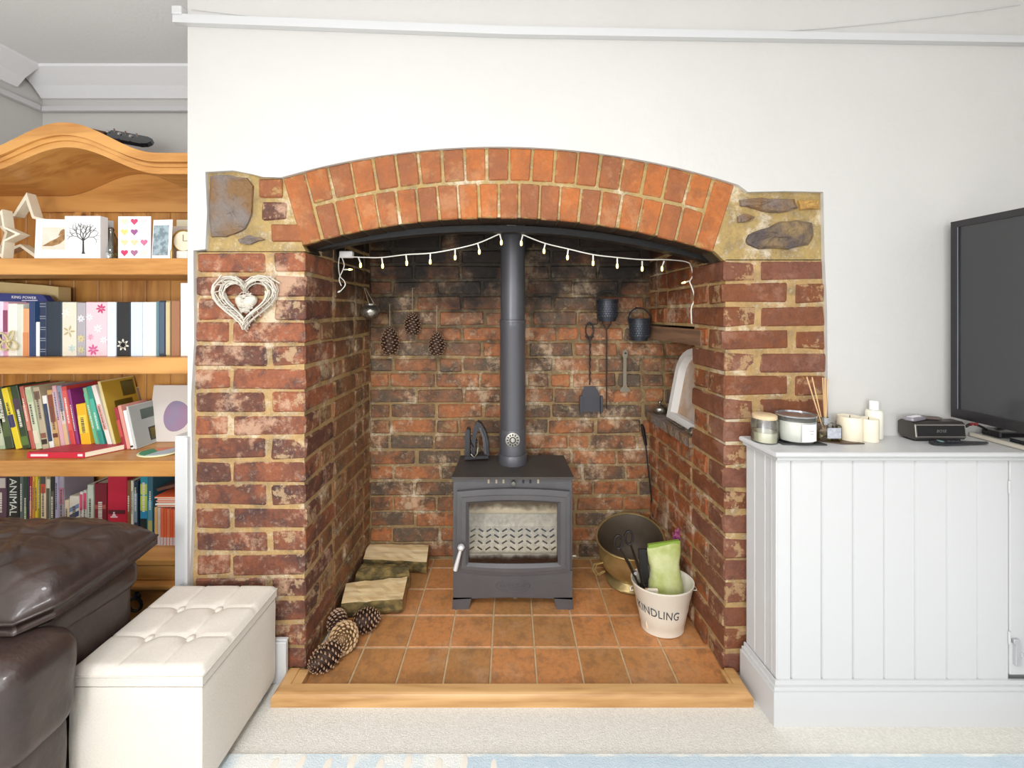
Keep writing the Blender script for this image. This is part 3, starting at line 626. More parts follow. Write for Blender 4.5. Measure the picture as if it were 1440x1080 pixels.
for a in range(4):
    MB().box(-.0015, .0015, .004, .030, -.012, .012, .001, Matrix.Translation((PX(665, 1.80), fy-.0, PZ(620, 1.80))) @ Matrix.Rotation(a*PI/2+.4, 4, 'X') @ Matrix.Rotation(.5, 4, 'Y')).build('blade', IR2, fan)
MB().tube([(PX(659, 1.8), fy, PZ(620, 1.8)), (PX(672, 1.8), fy, PZ(620, 1.8))], .006, 10).build('hub', IR2, fan)
MB().tube([(PX(663, 1.79), fy-.03, PZ(636, 1.79)), (PX(668, 1.79), fy-.034, PZ(640, 1.79)), (PX(672, 1.79), fy-.034, PZ(634, 1.79)), (PX(673, 1.79), fy-.03, PZ(626, 1.79))], .0035, 8).build('hook', mat('worn_steel', '#8d8878', .4, .8), fan)
# ---------------------------------------------------------------- things hanging on the recess back
def hang_pot(x0, x1, y0, y1, yh, d, label):
    cx = PX((x0+x1)/2, d); r = (x1-x0)/2*d/570; zt_, zb_ = PZ(y0, d), PZ(y1, d); ry = min(r, BACK-d-.004)
    t = thing('hanging_pot', label, 'pot', (cx, d, zb_), 'black pots hung on the back wall')
    MB().lathe([(0, zb_), (r*.80, zb_), (r*.84, zb_+.006), (r*.86, zb_+.012), (r*.97, zb_+.02), (r*1.0, zt_-.02), (r*1.0, zt_-.006), (r*1.05, zt_-.004), (r*1.05, zt_), (r*.93, zt_), (r*.9, zt_-.05), (0, zt_-.05)], (cx, d, 0), 32).build('pot_body', mat('pot_black', '#34383f', .45, .4), t, True)
    dm = MB()
    for rr in range(6):
        for k in range(14):
            a = PI+PI*(k+.5*(rr % 2))/14; z = zb_+.026+rr*(zt_-zb_-.045)/5.5; p_ = Vector((cx+r*1.0*math.cos(a), d+r*1.0*math.sin(a), z))
            dm.box(-.0035, .0035, -.0035, .0035, -.0015, .0015, 0, Matrix.Translation(p_) @ Matrix.Rotation(a+PI/2, 4, 'Z') @ Matrix.Rotation(PI/2, 4, 'X') @ Matrix.Rotation(PI/4, 4, 'Z'))
    tag(dm.build('hammered_studs', mat('pot_stud', '#484c55', .4, .5), t), kind='stuff')
    zh = PZ(yh, d)
    MB().tube([(cx-r*1.07, d, zt_-.016)]+[(cx-r*1.07*math.cos(PI*i/14), d, zt_+.0+(zh-zt_)*math.sin(PI*i/14)) for i in range(15)]+[(cx+r*1.07, d, zt_-.016)], .0032, 7).build('handle', IRON, t, True)
    MB().tube([(cx, d-.004, zh-.002), (cx, BACK+.02, zh+.004)], .0035, 6).build('nail', IRON, t)
hang_pot(840, 868, 421, 452, 409, 1.905, 'black dimpled iron pot, the higher one, hanging right of the flue')
hang_pot(885, 913, 448, 479, 433, 1.905, 'black dimpled iron pot, the lower one, hanging in the right back corner')
DW = 1.945
sh = thing('hearth_shovel', 'black iron shovel with twisted shaft and loop top hanging on the bricks', 'shovel', (PX(829, DW), DW, PZ(580, DW)))
lp = [P(829+5.5*math.cos(a), 464+10*math.sin(a), DW) for a in [2*PI*i/20 for i in range(20)]]
MB().tube(lp, .0032, 7, True).build('handle_loop', IRON, sh, True)
tw = [P(829.5, 474+(541-474)*i/40, DW)+Vector((.0016*math.sin(i*1.1), .0016*math.cos(i*1.1), 0)) for i in range(41)]
MB().tube(tw, [.0036+.001*math.sin(i*1.1) for i in range(41)], 6).tube([P(823, 472, DW), P(829, 479, DW), P(835, 472, DW)], .003, 6).build('shaft', mat('rusty_iron', '#3d2f2a', .6, .4), sh, True)
bl = [(822, 543), (837, 543), (842, 552), (846, 579), (815, 579), (818, 552)]
sb = MB(); sb.prism([(PX(x, DW), PZ(y, DW)) for x, y in bl], DW-.006, DW-.003); sb.box(PX(814.5, DW), PX(818, DW), DW-.02, DW-.004, PZ(579, DW), PZ(556, DW)).box(PX(843.5, DW), PX(846.5, DW), DW-.02, DW-.004, PZ(579, DW), PZ(556, DW))
sb.build('blade', mat('shovel_grey', '#46454a', .5, .4), sh)
MB().tube([P(829, 456, DW), P(829, 456, BACK+.02)], .003, 6).build('nail', IRON, sh)
pk = thing('toasting_fork', 'thin iron fork with forked top hanging below the higher pot', 'fork', (PX(853, DW), DW, PZ(575, DW)))
MB().tube([P(853, 462, DW), P(853, 575, DW)], .0032, 7).build('shaft', mat('rusty_iron', '#3d2f2a', .6, .4), pk)
MB().tube([P(846.5, 450, DW), P(847.5, 456, DW), P(853, 464, DW), P(858.5, 456, DW), P(859.5, 450, DW)], .003, 7).build('fork_head', mat('rusty_iron', '#3d2f2a', .6, .4), pk, True)
MB().tube([P(853, 464, DW), P(853, 464, BACK+.02)], .003, 6).build('nail', IRON, pk)
sw = thing('flat_spanner', 'small flat grey metal stove tool hanging between fork and niche', 'spanner', (PX(879, DW), DW, PZ(552, DW)))
GM = mat('dull_zinc', '#8b8272', .5, .5)
sb = MB(); ol = [(875, 499), (876.5, 493), (880, 491), (882.5, 494), (882.5, 500), (881, 504), (881, 540), (882, 544), (886, 548), (886, 551), (872, 551), (872, 547), (876, 543), (876.5, 504)]
sb.prism([(PX(x, DW), PZ(y, DW)) for x, y in ol], DW-.002, DW+.002); sb.build('blade', GM, sw)
MB().lathe([(0, -.003), (.004, -.003), (.004, .012), (0, .012)], P(879, 496.5, DW+.002), 10, M=Matrix.Rotation(PI/2, 4, 'X')).build('nail', IRON, sw)
# pine cones
CONE = mat('cone_dark', '#4a3226', .7, col2='#2c1d16', scale=40); CONET = mat('cone_tip', '#b8967a', .7, col2='#866448', scale=60)
def cone_mesh(L_, R_, seed, dark, tip, rows=15, per=8):
    rr = random.Random(seed); core = MB(); sc = MB()
    def rad(t): return R_*(math.sin(PI*min(1, t*.80+.17))**.8)*(1 if t < .9 else 1-(t-.9)*4)
    core.lathe([(0, 0)]+[(rad(t)*.60, L_*t) for t in [i/12 for i in range(1, 12)]]+[(0, L_)], (0, 0, 0), 12)
    N_ = rows*per
    for i in range(N_):
        t = (i+.5)/N_; a = i*2.39996; r = rad(t); z = L_*(.02+.96*t); wd_ = max(.0035, 2.1*r/per*1.15*.62); el = -.25+1.25*t+rr.uniform(-.08, .08); r0 = r*.45; ln = r-r0+.001
        M = Matrix.Rotation(a, 4, 'Z') @ Matrix.Translation((r0, 0, z)) @ Matrix.Rotation(-el, 4, 'Y'); h = wd_*.55
        vs = [M @ Vector(v) for v in ((0, -wd_*.3, 0), (0, wd_*.3, 0), (ln*.80, wd_*.9, 0), (ln*.80, -wd_*.9, 0), (ln*.84, 0, h), (ln*.80, 0, -h*.6), (ln*1.04, 0, h*.1), (ln, wd_*.55, 0), (ln, -wd_*.55, 0))]
        sc.m = 0; sc.add(vs, [(0, 1, 2, 4), (0, 4, 3), (1, 0, 5, 2), (0, 3, 5)]); sc.m = 1
        sc.add(vs, [(2, 7, 4), (7, 6, 4), (6, 8, 4), (8, 3, 4), (2, 5, 7), (7, 5, 6), (6, 5, 8), (8, 5, 3)])
    sc.m = 0; return core, sc
def pine_cone(label, base, direction, L_, R_, seed, group, dark=CONE, tip=CONET, hang=None):
    """base = stalk end; direction = towards the tip"""
    dv = Vector(direction).normalized(); t = thing('pine_cone', label, 'pine cone', base, group)
    t.rotation_euler = dv.to_track_quat('Z', 'Y').to_euler()
    core, sc = cone_mesh(L_, R_, seed, dark, tip)
    c = core.build('core', dark, t, world=False); tag(sc.build('scales', [dark, tip], t, world=False), kind='stuff'); return t
def hung_cone(x, y0, y1, ys, wpx, d, label, seed):
    r = wpx/2*d/570; b = P(x, y0, d); L_ = (y1-y0)*d/570
    t = pine_cone(label, b-Vector((0, 0, L_)), (.02, -.02, 1), L_, r, seed, 'pine cones hanging on the back wall')
    s = MB(); hz = PZ(ys, d); Mi = (Matrix.Translation(b-Vector((0, 0, L_))) @ t.rotation_euler.to_matrix().to_4x4()).inverted()
    s.tube([Mi @ Vector(v) for v in (b+Vector((0, 0, -.004)), Vector((b.x, d, hz)), Vector((b.x, BACK+.02, hz+.004)))], .0011, 5)
    s.build('string', mat('string', '#b9a88c', .9), t, world=False)
hung_cone(548, 458, 499, 428, 27, 1.91, 'pine cone hanging on a string, leftmost of the three on the back wall', 1)
hung_cone(580, 439, 471, 405, 25, 1.91, 'pine cone hanging on a string, the highest and middle of three', 2)
hung_cone(614, 466, 500, 430, 25, 1.91, 'pine cone on a beaded string, the one nearest the flue', 3)
FC = [((456, 925), .045, 'dark pine cone lying nearest the oak edging by the left bricks', (-.45, -.55, -.0), .105, .042, CONE),
      ((483, 897), .05, 'pale wide-open pine cone facing the room, in the middle of the floor pile', (.15, -.95, .55), .085, .050, mat('cone_pale', '#8a6a48', .7, col2='#5d4430', scale=40)),
      ((516, 872), .042, 'pine cone lying on the tiles against the front log', (.75, .35, .0), .10, .043, CONE),
      ((474, 872), .044, 'shaded pine cone at the back of the pile against the left bricks', (-.25, .75, .1), .085, .036, CONE)]
for i, ((x, y), zc, lab, dv, L_, R_, m_) in enumerate(FC):
    d = (EYE-zc)*570/(y-440); c = Vector((PX(x, d), d, zc)); dvn = Vector(dv).normalized()
    pine_cone(lab, c-dvn*L_*.5, dv, L_, R_, 20+i, 'pine cones on the hearth floor', m_, CONET if i != 1 else mat('cone_tip_pale', '#c8a67c', .7, col2='#8d6a48', scale=60))
# silver hanging ball
bd = 1.80; bc = P(521, 438, bd); rb = .042
ball = thing('silver_ball', 'squat ribbed silver metal pot hanging by two wires in the left corner', 'hanging pot', (bc.x, bc.y, bc.z-.035))
MB().lathe([(0, -.034), (.022, -.032), (.036, -.020), (.0425, -.004), (.041, .008), (.032, .022), (.026, .027), (.027, .034), (.025, .035), (.022, .028), (0, .026)], bc, 32).build('bowl', mat('aged_silver', '#b5b0a4', .25, .9, col2='#5a564e', scale=30, amount=.7), ball, True)
for dx in (-.012, .010): MB().tube([bc+Vector((dx+.006, 0, .033)), P(513+dx*80, 405, bd+.01)], .0014, 5).build('wire', mat('thin_wire', '#b8ad98', .4, .7), ball)
MB().tube([P(512.5, 405, bd+.01), Vector((XR-.02, bd+.01, PZ(404, bd)))], .002, 5).build('nail', IRON, ball)
# poker in the right corner
pk = thing('iron_poker', 'thin black poker leaning in the right back corner below the niche', 'poker', (PX(922, 1.93), 1.925, 0))
MB().tube([P(908, 625, 1.93), P(916, 700, 1.935), P(924, 800, 1.91)], .0035, 7).build('rod', IRON, pk, True)
MB().tube([P(902.5, 597, 1.92), P(904, 603, 1.925), P(908.5, 626, 1.93)], [.006, .010, .007], 8).build('grip', mat('grip_black', '#1d1b1c', .35, .3), pk, True)
# ---------------------------------------------------------------- niche contents
fz = .7142
nf = thing('arched_frame', 'white wooden arch-shaped picture frame leaning back in the brick niche', 'picture frame', (.74, 1.70, fz))
# local plane: u along depth (towards the camera negative), v up; leans towards +X
lean = math.atan(.062/.33)
Mf = Matrix.Translation((.722, 1.862, fz)) @ Matrix.Rotation(lean, 4, 'Y') @ Matrix.Rotation(.05, 4, 'Z')
def archpts(w0, w1, h, n=12, ins=0):   # u from -w1 to -w0, arch top
    r = (w1-w0)/2-ins; cu = -(w0+w1)/2; sp_ = h-.13
    return [(-w0-ins, ins)]+[(cu+r*math.cos(PI*i/n), sp_+(h-ins-sp_)*math.sin(PI*i/n)**.8) for i in range(n+1)]+[(-w1+ins, ins)]
A = archpts(0, .30, .333); B = archpts(0, .30, .333, ins=.030)
fm = MB(); n = len(A)
for xa, (p0, p1) in ((0, (A, B)),):
    vs = [(-.0, u, v) for u, v in A]+[(-.0, u, v) for u, v in B]+[(.045, u, v) for u, v in A]+[(.045, u, v) for u, v in B]
    fs = []
    for i in range(n):
        j = (i+1) % n
        fs += [(i, j, n+j, n+i), (2*n+i, 3*n+i, 3*n+j, 2*n+j), (i, 2*n+i, 2*n+j, j), (n+i, n+j, 3*n+j, 3*n+i)]
    fm.add([Mf @ Vector(v) for v in vs], fs)
fm.build('frame', mat('white_painted_wood', '#eeece8', .5, bump=.0005, bscale=60), nf)
bp = MB(); bp.prism([(u, v) for u, v in archpts(0, .30, .333, ins=.028)], .034, .040, 'X', Mf)
bp.build('backing', mat('picture_blur', '#b89a80', .6, col2='#cfc4bc', scale=7, amount=1, sharp=.08), nf)
rd = P(925, 579, 1.90)
def lathe_thing(name, label, cat, loc, parts, group=None, n=28, sx=1, sy=1, rotz=0):
    t = thing(name, label, cat, loc, group, rotz)
    for nm, prof, m_ in parts: MB().lathe(prof, (0, 0, 0), n, sx, sy, closed='glass' in nm).build(nm, m_, t, True, world=False)
    return t
SILV = mat('tarnished_silver', '#a9a59a', .25, .9, col2='#6b675c', scale=50)
lathe_thing('metal_dish', 'little silver lidded dish on the niche ledge left of the white frame', 'dish', (.712, 1.915, fz),
    [('dish_body', [(0, 0), (.022, 0), (.030, .008), (.033, .020), (.030, .030), (.018, .036)], SILV), ('lid_knob', [(.018, .036), (.012, .042), (.004, .046), (.007, .052), (.005, .058), (0, .06)], SILV)])
ky = thing('key_bunch', 'bunch of metal keys on a ring lying at the foot of the white frame', 'keys', (.716, 1.66, fz+.003))
for i, (y, a) in enumerate(((1.75, .4), (1.70, -.5), (1.655, .3))):
    MB().tube([(.708+.009*math.cos(2*PI*k/14), y+.013*math.sin(2*PI*k/14), fz+.005) for k in range(14)], .0022, 6, True).box(.699, .705, y+.012, y+.05, fz+.0035, fz+.0065, .0005).build('key', mat('key_steel', '#6e6a66', .35, .8), ky, True)
lathe_thing('small_bauble', 'tiny shiny metal pot at the front end of the niche ledge', 'pot', (.712, 1.575, fz), [('bauble_body', [(0, 0), (.012, 0), (.019, .008), (.02, .016), (.012, .026), (.008, .03), (0, .03)], SILV)])
# ---------------------------------------------------------------- fairy lights
fl = thing('string_lights', 'white string of warm fairy lights draped under the iron lintel', 'string lights', P(716, 345, 1.47))
WIRE = mat('white_cable', '#efece2', .5); BULB = mat('warm_bulb', '#ffd77c', .4, emit=7)
def wd(x): return 1.47+.10*(abs(x-718)/250)**2
pts = [(492, 361), (515, 362), (537, 362), (571, 358), (605, 356), (640, 350), (672, 342), (700, 330), (706, 328)]
pts2 = [(733, 329), (740, 332), (766, 342), (799, 350), (834, 358), (868, 362), (903, 365), (935, 365), (960, 367), (970, 370)]
def smooth(ps, k=4):
    out = []
    for i in range(len(ps)-1):
        p0, p1, p2, p3 = ps[max(0, i-1)], ps[i], ps[i+1], ps[min(len(ps)-1, i+2)]
        for j in range(k):
            t = j/k; out.append(tuple(.5*((2*p1[c])+(-p0[c]+p2[c])*t+(2*p0[c]-5*p1[c]+4*p2[c]-p3[c])*t*t+(-p0[c]+3*p1[c]-3*p2[c]+p3[c])*t**3) for c in range(len(p1))))
    return out+[ps[-1]]
w1 = [P(x, y, wd(x)) for x, y in smooth(pts)]; w2 = [P(x, y, wd(x)) for x, y in smooth(pts2)]
mid = [w1[-1], w1[-1]+Vector((.02, .0, .03)), w2[0]+Vector((-.02, 0, .03)), w2[0]]
tail = [w2[-1]]+[P(x, y, 1.545) for x, y in smooth([(973, 378), (974, 388), (970, 396), (973, 404), (977, 420), (972, 434), (973, 455)])]
tl = [P(x, y, 1.585) for x, y in smooth([(478, 357), (476, 372), (478, 388), (484, 395), (485, 402), (477, 411)])]; tl2 = [P(x, y, 1.585) for x, y in smooth([(480, 360), (484, 372), (482, 380), (477, 392), (480, 402)])]
MB().tube(w1, .0022, 6).tube(w2, .0022, 6).tube(mid, .002, 6).tube(tail, .0024, 6).tube(tl, .002, 6).tube(tl2, .002, 6).build('cable', WIRE, fl, True)
bulbs = [(504, 362, 3), (537, 363, 1), (571, 359, 1), (605, 357, 0), (640, 351, 0), (672, 343, 2), (703, 330, 2), (735, 331, -2), (767, 342, -2), (799, 351, -1), (834, 359, 0), (868, 363, 0), (903, 367, 0), (934, 367, -3)]
for x, y, dx in bulbs:
    a = P(x, y, wd(x)); b = P(x+dx, y+8, wd(x)); MB().tube([a, b], .0028, 7).build('socket', WIRE, fl)
    MB().lathe([(0, -.018), (.003, -.0165), (.0048, -.010), (.004, -.003), (.003, 0)], b, 10).build('bulb', BULB, fl, True)
for a, b in ((P(970, 395, 1.545), P(963, 397, 1.54)), (P(483, 379, 1.585), P(491, 379, 1.58)), (P(478, 409, 1.585), P(472, 413, 1.585))):
    MB().tube([a, b], .0028, 7).build('socket', WIRE, fl); MB().tube([b, b+(b-a).normalized()*.014], [.0045, .002], 8).build('bulb', BULB, fl)
bb = P(488, 358, 1.59); MB().box(bb.x-.028, bb.x+.024, bb.y-.01, bb.y+.012, bb.z-.013, bb.z+.013, .003).build('battery_box', mat('white_plastic', '#f1f0ee', .35), fl)
# ---------------------------------------------------------------- logs
SPLIT = wood_mat('split_log', '#f3dcae', '#d3ae74', 'X', .75, 12); BARK = mat('log_bark', '#8a7444', .95, col2='#544a2c', scale=26, amount=.95, bump=.008, bscale=50, sharp=.1)
CUT = wood_mat('cut_end', '#b98e58', '#7c5a32', 'Z', .85, 16)
def log(label, top, zt_, zb_, seed, bark_all=False):
    """split log from four top corners (photo pixels at height zt_) down to zb_"""
    rr = random.Random(seed); t4 = []
    for x, y in top: d = (EYE-zt_)*570/(y-440); t4.append(Vector((PX(x, d), d, zt_)))
    c = sum(t4, Vector())/4; t = thing('split_log', label, 'log', (c.x, c.y, 0), 'split logs stacked by the left bricks')
    NU, NV = 10, 5; mb = MB()
    rings = []
    for i in range(NU+1):
        u = i/NU; a = t4[0].lerp(t4[1], u); b = t4[3].lerp(t4[2], u)      # a rear, b front
        rg = []
        for j in range(NV+1): q_ = a.lerp(b, j/NV); rg.append(q_+Vector((0, 0, rr.uniform(-.0025, .0025)+(.010*math.sin(PI*j/NV) if bark_all else 0))))
        dn = (b-a)
        for j in range(1, 8):
            th2 = PI*j/8; m_ = (a+b)/2; rg.append(Vector((m_.x, m_.y, 0))+Vector((dn.x, dn.y, 0))*.5*math.cos(th2)*.98+Vector((rr.uniform(-.003, .003), rr.uniform(-.004, .004), zt_-(zt_-zb_)*math.sin(th2)**.6+rr.uniform(-.003, .003)*(0 if j == 4 else 1))))
        rings.append(rg)
    k = len(rings[0]); vs = [v for r in rings for v in r]
    for i in range(NU):
        for j in range(k):
            mb.m = 0 if (j < NV and not bark_all) else 1
            mb.add([rings[i][j], rings[i][(j+1) % k], rings[i+1][(j+1) % k], rings[i+1][j]], [(0, 1, 2, 3)])
    mb.build('wood', [SPLIT, BARK], t)
    e = MB(); e.add(rings[0], [tuple(range(k))]); e.build('cut_end', CUT, t); e = MB(); e.add(rings[-1], [tuple(range(k))[::-1]]); e.build('cut_end', CUT, t)
log('split log with pale flat top, rearmost of three by the left bricks', [(517, 765), (603, 766), (600, 790), (511, 786)], .075, .0, 1)
log('rough bark-covered split log between the two pale ones', [(511, 793), (572, 792), (576, 807), (500, 810)], .080, .0, 2, True)
log('split log with pale flat top and bark edge, the front one by the pine cones', [(487, 820), (573, 811), (566, 843), (480, 848)], .078, .0, 3)
# ---------------------------------------------------------------- coal scuttle
BR = mat('aged_brass', '#c2aa72', .36, .65, col2='#84704a', scale=9, amount=.7, bump=.0008, bscale=30); BRI = mat('scuttle_inside', '#5f5142', .6, .3, col2='#3a3128', scale=12)
sx_, sy_ = PX(885, 1.80), 1.79
sc = thing('coal_scuttle', 'old brass helmet coal scuttle with swept-up back beside the stove', 'coal scuttle', (sx_, sy_, 0))
def sz(a, r, z):   # the rim sweeps up at the back right, and dips towards the front
    f = max(0, (z-.05)/.135); return f*f*(.060*(.5+.5*math.cos(a-1.15))**1.6-.012)
prof = [(.085, .0), (.098, .004), (.104, .012), (.100, .020), (.080, .030), (.078, .036), (.092, .046), (.118, .075), (.133, .110), (.137, .140), (.138, .175), (.146, .190)]
MB().lathe(prof, (sx_, sy_, 0), 48, 1.0, .92, zf=sz, closed=True).build('scuttle_body', BR, sc, 60)
MB().lathe([(.143, .190), (.132, .172), (.130, .140), (.120, .095), (.09, .06), (0, .05)], (sx_, sy_, 0), 48, 1.0, .92, zf=sz, closed='both').build('lining', BRI, sc, 60)
MB().tube([(sx_+.145*math.cos(a), sy_+.145*.92*math.sin(a), .190+sz(a, 0, .190)) for a in [2*PI*i/48 for i in range(48)]], .0042, 8, True).build('rolled_rim', BR, sc, True)
for k_, off in ((0, 0), (1, .012)):
    MB().tube([(sx_-.130-off, sy_-.045, .115), (sx_-.160-off, sy_-.06, .118), (sx_-.168-off, sy_-.06, .095), (sx_-.150-off, sy_-.058, .070), (sx_-.122-off*.5, sy_-.045, .078)], .0035, 7).build('handle', BR, sc, True)
# ---------------------------------------------------------------- kindling bucket
bx_, by_ = PX(932, 1.53), 1.535; ENA = mat('cream_enamel', '#e9e2d2', .38, coat=.2)
bk = thing('kindling_bucket', 'cream enamel oval bucket lettered KINDLING standing on the hearth tiles', 'bucket', (bx_, by_, 0))
BRp = [(.070, .0), (.079, .004), (.082, .03), (.0835, .032), (.092, .075), (.0935, .078), (.102, .128), (.104, .130), (.113, .172), (.1165, .175), (.1165, .181), (.112, .180)]
BSY = .74
MB().lathe(BRp, (bx_, by_, 0), 48, 1, BSY, closed=True).build('bucket_body', ENA, bk, 50)
MB().lathe([(.112, .180), (.100, .125), (.076, .006), (0, .005)], (bx_, by_, 0), 48, 1, BSY, closed='both').build('bucket_lining', ENA, bk, True)
def wrap(v):
    z = .096+v.y*1.35-.10*v.x; r = .0705+(z)*.255+.0026; a = -PI/2+(v.x-.045)/.095
    return Vector((bx_+r*math.cos(a), by_+r*BSY*math.sin(a)-v.z-.0006, z))
MB().text('KINDLING', .034, None, .0004, fn=wrap, spacing=1.05).build('lettering', mat('letter_grey', '#4a4a4e', .6), bk)
for s_ in (-1, 1): MB().tube([(bx_+s_*.1145, by_, .155), (bx_+s_*.124, by_-.01, .158), (bx_+s_*.125, by_-.012, .148), (bx_+s_*.112, by_-.004, .143)], .002, 6).build('ear', ENA, bk, True)
# green pouch in the bucket
gb = MB(); pb = Vector((PX(938, 1.545), 1.548, 0)); NR = 16; prof = []
rr = random.Random(5); vs = []; LV = 18
for i in range(LV):
    t = i/(LV-1); z = .045+.262*t; wx = .066-.002*t-.010*math.sin(PI*min(1, max(0, (t-.45)/.4))); wy = .046*(1-t)**.6+.004; off = -.012*t
    for k in range(NR):
        a = 2*PI*k/NR; nz_ = noise.noise(Vector((math.cos(a)*2.5, math.sin(a)*2.5+3, t*9)))
        ca, sa = math.cos(a), math.sin(a)
        vs.append((pb.x+off+math.copysign(abs(ca)**.6, ca)*wx*(1+.05*nz_), pb.y+sa*wy*(1+.35*nz_)+.0*t+.004*nz_, z+(.006*math.sin(3*ca) if i == LV-1 else 0)+.012*t*ca))
fs = [(i*NR+k, i*NR+(k+1) % NR, (i+1)*NR+(k+1) % NR, (i+1)*NR+k) for i in range(LV-1) for k in range(NR)]+[tuple((LV-1)*NR+k for k in range(NR)), tuple(range(NR))[::-1]]
gb.add(vs, fs)
gbag = thing('green_pouch', 'crumpled pale green packet standing up in the kindling bucket', 'packet', (pb.x, pb.y, .05))
gb.build('packet_body', mat('green_packet', (160, 168, 88), .5, col2=(206, 208, 158), scale=16, amount=.9, bump=.004, bscale=30), gbag, True)
MB().prism([(pb.x-.012-.060, .293), (pb.x-.012+.058, .310), (pb.x-.012+.058, .323), (pb.x-.012-.060, .306)], pb.y-.0055, pb.y+.0055).build('sealed_top', mat('green_seal', '#86a23e', .45), gbag)
# fire tongs, like scissors
tg = thing('fire_tongs', 'black scissor-handled fire tongs poking out left of the bucket', 'tongs', (PX(897, 1.50), 1.505, .06))
TB = mat('tongs_black', '#2b2726', .3, .5)
for (tx, ty), (bx2, by2) in (((871, 762), (898, 822)), ((886, 756), (905, 826))):
    a = P(tx, ty, 1.47); b = P(bx2, by2, 1.52)
    lp = [a+Vector((.014*math.cos(t)-.004, 0, .024*math.sin(t))) for t in [2*PI*i/18 for i in range(18)]]
    MB().tube(lp, .0042, 7, True).build('finger_loop', TB, tg, True)
    st = a+Vector((.002, 0, -.024)); MB().tube([st, st.lerp(b, .4)+Vector((.004, 0, 0)), b], [.0045, .0065, .004], 8).build('arm', TB, tg, True)
MB().lathe([(0, -.006), (.006, -.006), (.006, .006), (0, .006)], P(893, 805, 1.50), 12, M=Matrix.Rotation(PI/2, 4, 'X')).build('pivot', mat('satin_steel', '#cfcfd2', .3, 1), tg)
st = thing('black_brush', 'flat black brush handle standing in the bucket beside the green packet', 'brush', (PX(907, 1.53), 1.55, .06))
MB().prism([(PX(900, 1.54), PZ(776, 1.54)), (PX(912, 1.54), PZ(776, 1.54)), (PX(916, 1.54), PZ(826, 1.54)), (PX(904, 1.54), PZ(826, 1.54))], 1.555, 1.563).build('handle', mat('matt_black', '#201e1e', .6), st)
MB().prism([(PX(902, 1.54), PZ(826, 1.54)), (PX(918, 1.54), PZ(826, 1.54)), (PX(919, 1.54), .015), (PX(903, 1.54), .015)], 1.552, 1.566).build('bristles', mat('brush_bristle', '#3b3028', .9), st)
lb = thing('firelighter_box', 'orange and white firelighter box half hidden in the bucket', 'box', (PX(918, 1.53), 1.50, .05))
MB().box(PX(908, 1.5), PX(926, 1.5), 1.500, 1.512, .02, .165, .002, Matrix.Translation((0, .0, .0))).build('carton', mat('orange_card', '#e08a3a', .5, col2='#efe6d4', scale=22, amount=1, sharp=.04), lb)
# purple tassel hanging by the corner
pt = thing('purple_tassel', 'purple and pink tassel standing out of the scuttle against the right bricks', 'tassel', P(951, 760, 1.66))
rr = random.Random(9)
tf = MB()
for i in range(46):
    a = P(951, 776, 1.665)+Vector((rr.uniform(-.003, .003), rr.uniform(-.004, .004), 0)); b = P(951+rr.uniform(-6, 8), rr.uniform(738, 758), 1.665)+Vector((0, rr.uniform(-.02, .01), 0)); tf.tube([a, a.lerp(b, .5)+Vector((rr.uniform(-.004, .004), 0, 0)), b], .0013, 4)
tag(tf.build('tassel_threads', mat('tassel_purple', '#9c3a86', .7, col2='#d77aa8', scale=70, amount=1, sharp=.05), pt), kind='stuff')
MB().tube([P(951, 774, 1.665), P(955, 838, 1.665)], .003, 7).build('stick', mat('cane', '#a58858', .6), pt)
# wicker heart on the left pier
hc = P(342, 424, FACE-.03); wh = thing('wicker_heart', 'white wicker twig heart with a small heart inside, hung on the left brick pier', 'wicker heart', (hc.x, FACE-.02, hc.z-.1))
WICK = mat('white_wicker', (212, 206, 194), .75, col2=(180, 170, 152), scale=50)
rr = random.Random(4); wk = MB()
def hp_(t, s, cx, cz): 
    x = 16*math.sin(t)**3/17; z = (13*math.cos(t)-5*math.cos(2*t)-2*math.cos(3*t)-math.cos(4*t))/17; return Vector((cx+x*s*1.06, 0, cz+z*s*1.0+.01))
for i in range(42):
    t0 = rr.uniform(0, 2*PI); sp2 = rr.uniform(1.2, 2.6); k0, k1 = rr.uniform(.66, 1.08), rr.uniform(.66, 1.08); y0 = rr.uniform(-.032, -.006); y1 = rr.uniform(-.032, -.006); pth = []
    for j in range(13):
        u = j/12; p_ = hp_(t0+sp2*u, .101*(k0+(k1-k0)*u), hc.x, hc.z); p_.y = FACE+y0+(y1-y0)*u+.004*math.sin(5*u+i); pth.append(p_)
    d_ = (pth[-1]-pth[-2]); pth.append(pth[-1]+d_*.8); wk.tube(pth, rr.uniform(.0016, .0026), 5)
for i in range(34):
    t = 2*PI*i/34+rr.uniform(-.06, .06); a = hp_(t, .101*.74, hc.x, hc.z); b = hp_(t+rr.choice((-.28, .28)), .101*1.07, hc.x, hc.z); a.y = FACE-.008; b.y = FACE-.010; m_ = (a+b)/2; m_.y = FACE-.037; wk.tube([a, m_, b], .0017, 5)
tag(wk.build('twigs', WICK, wh), kind='stuff')
ih = MB(); cx2, cz2 = hc.x, hc.z-.004
hp2 = heart(28, .036, cx2, cz2)
n = len(hp2); vs = [(x, FACE-.010, z) for x, z in hp2]+[(cx2+(x-cx2)*1.0, FACE-.020, cz2+(z-cz2)*1.0) for x, z in hp2]+[(cx2+(x-cx2)*.6, FACE-.031, cz2+(z-cz2)*.6) for x, z in hp2]+[(cx2, FACE-.034, cz2)]
ih.add(vs, [(k*n+i, k*n+(i+1) % n, (k+1)*n+(i+1) % n, (k+1)*n+i) for k in range(2) for i in range(n)]+[(2*n+i, 2*n+(i+1) % n, 3*n) for i in range(n)])
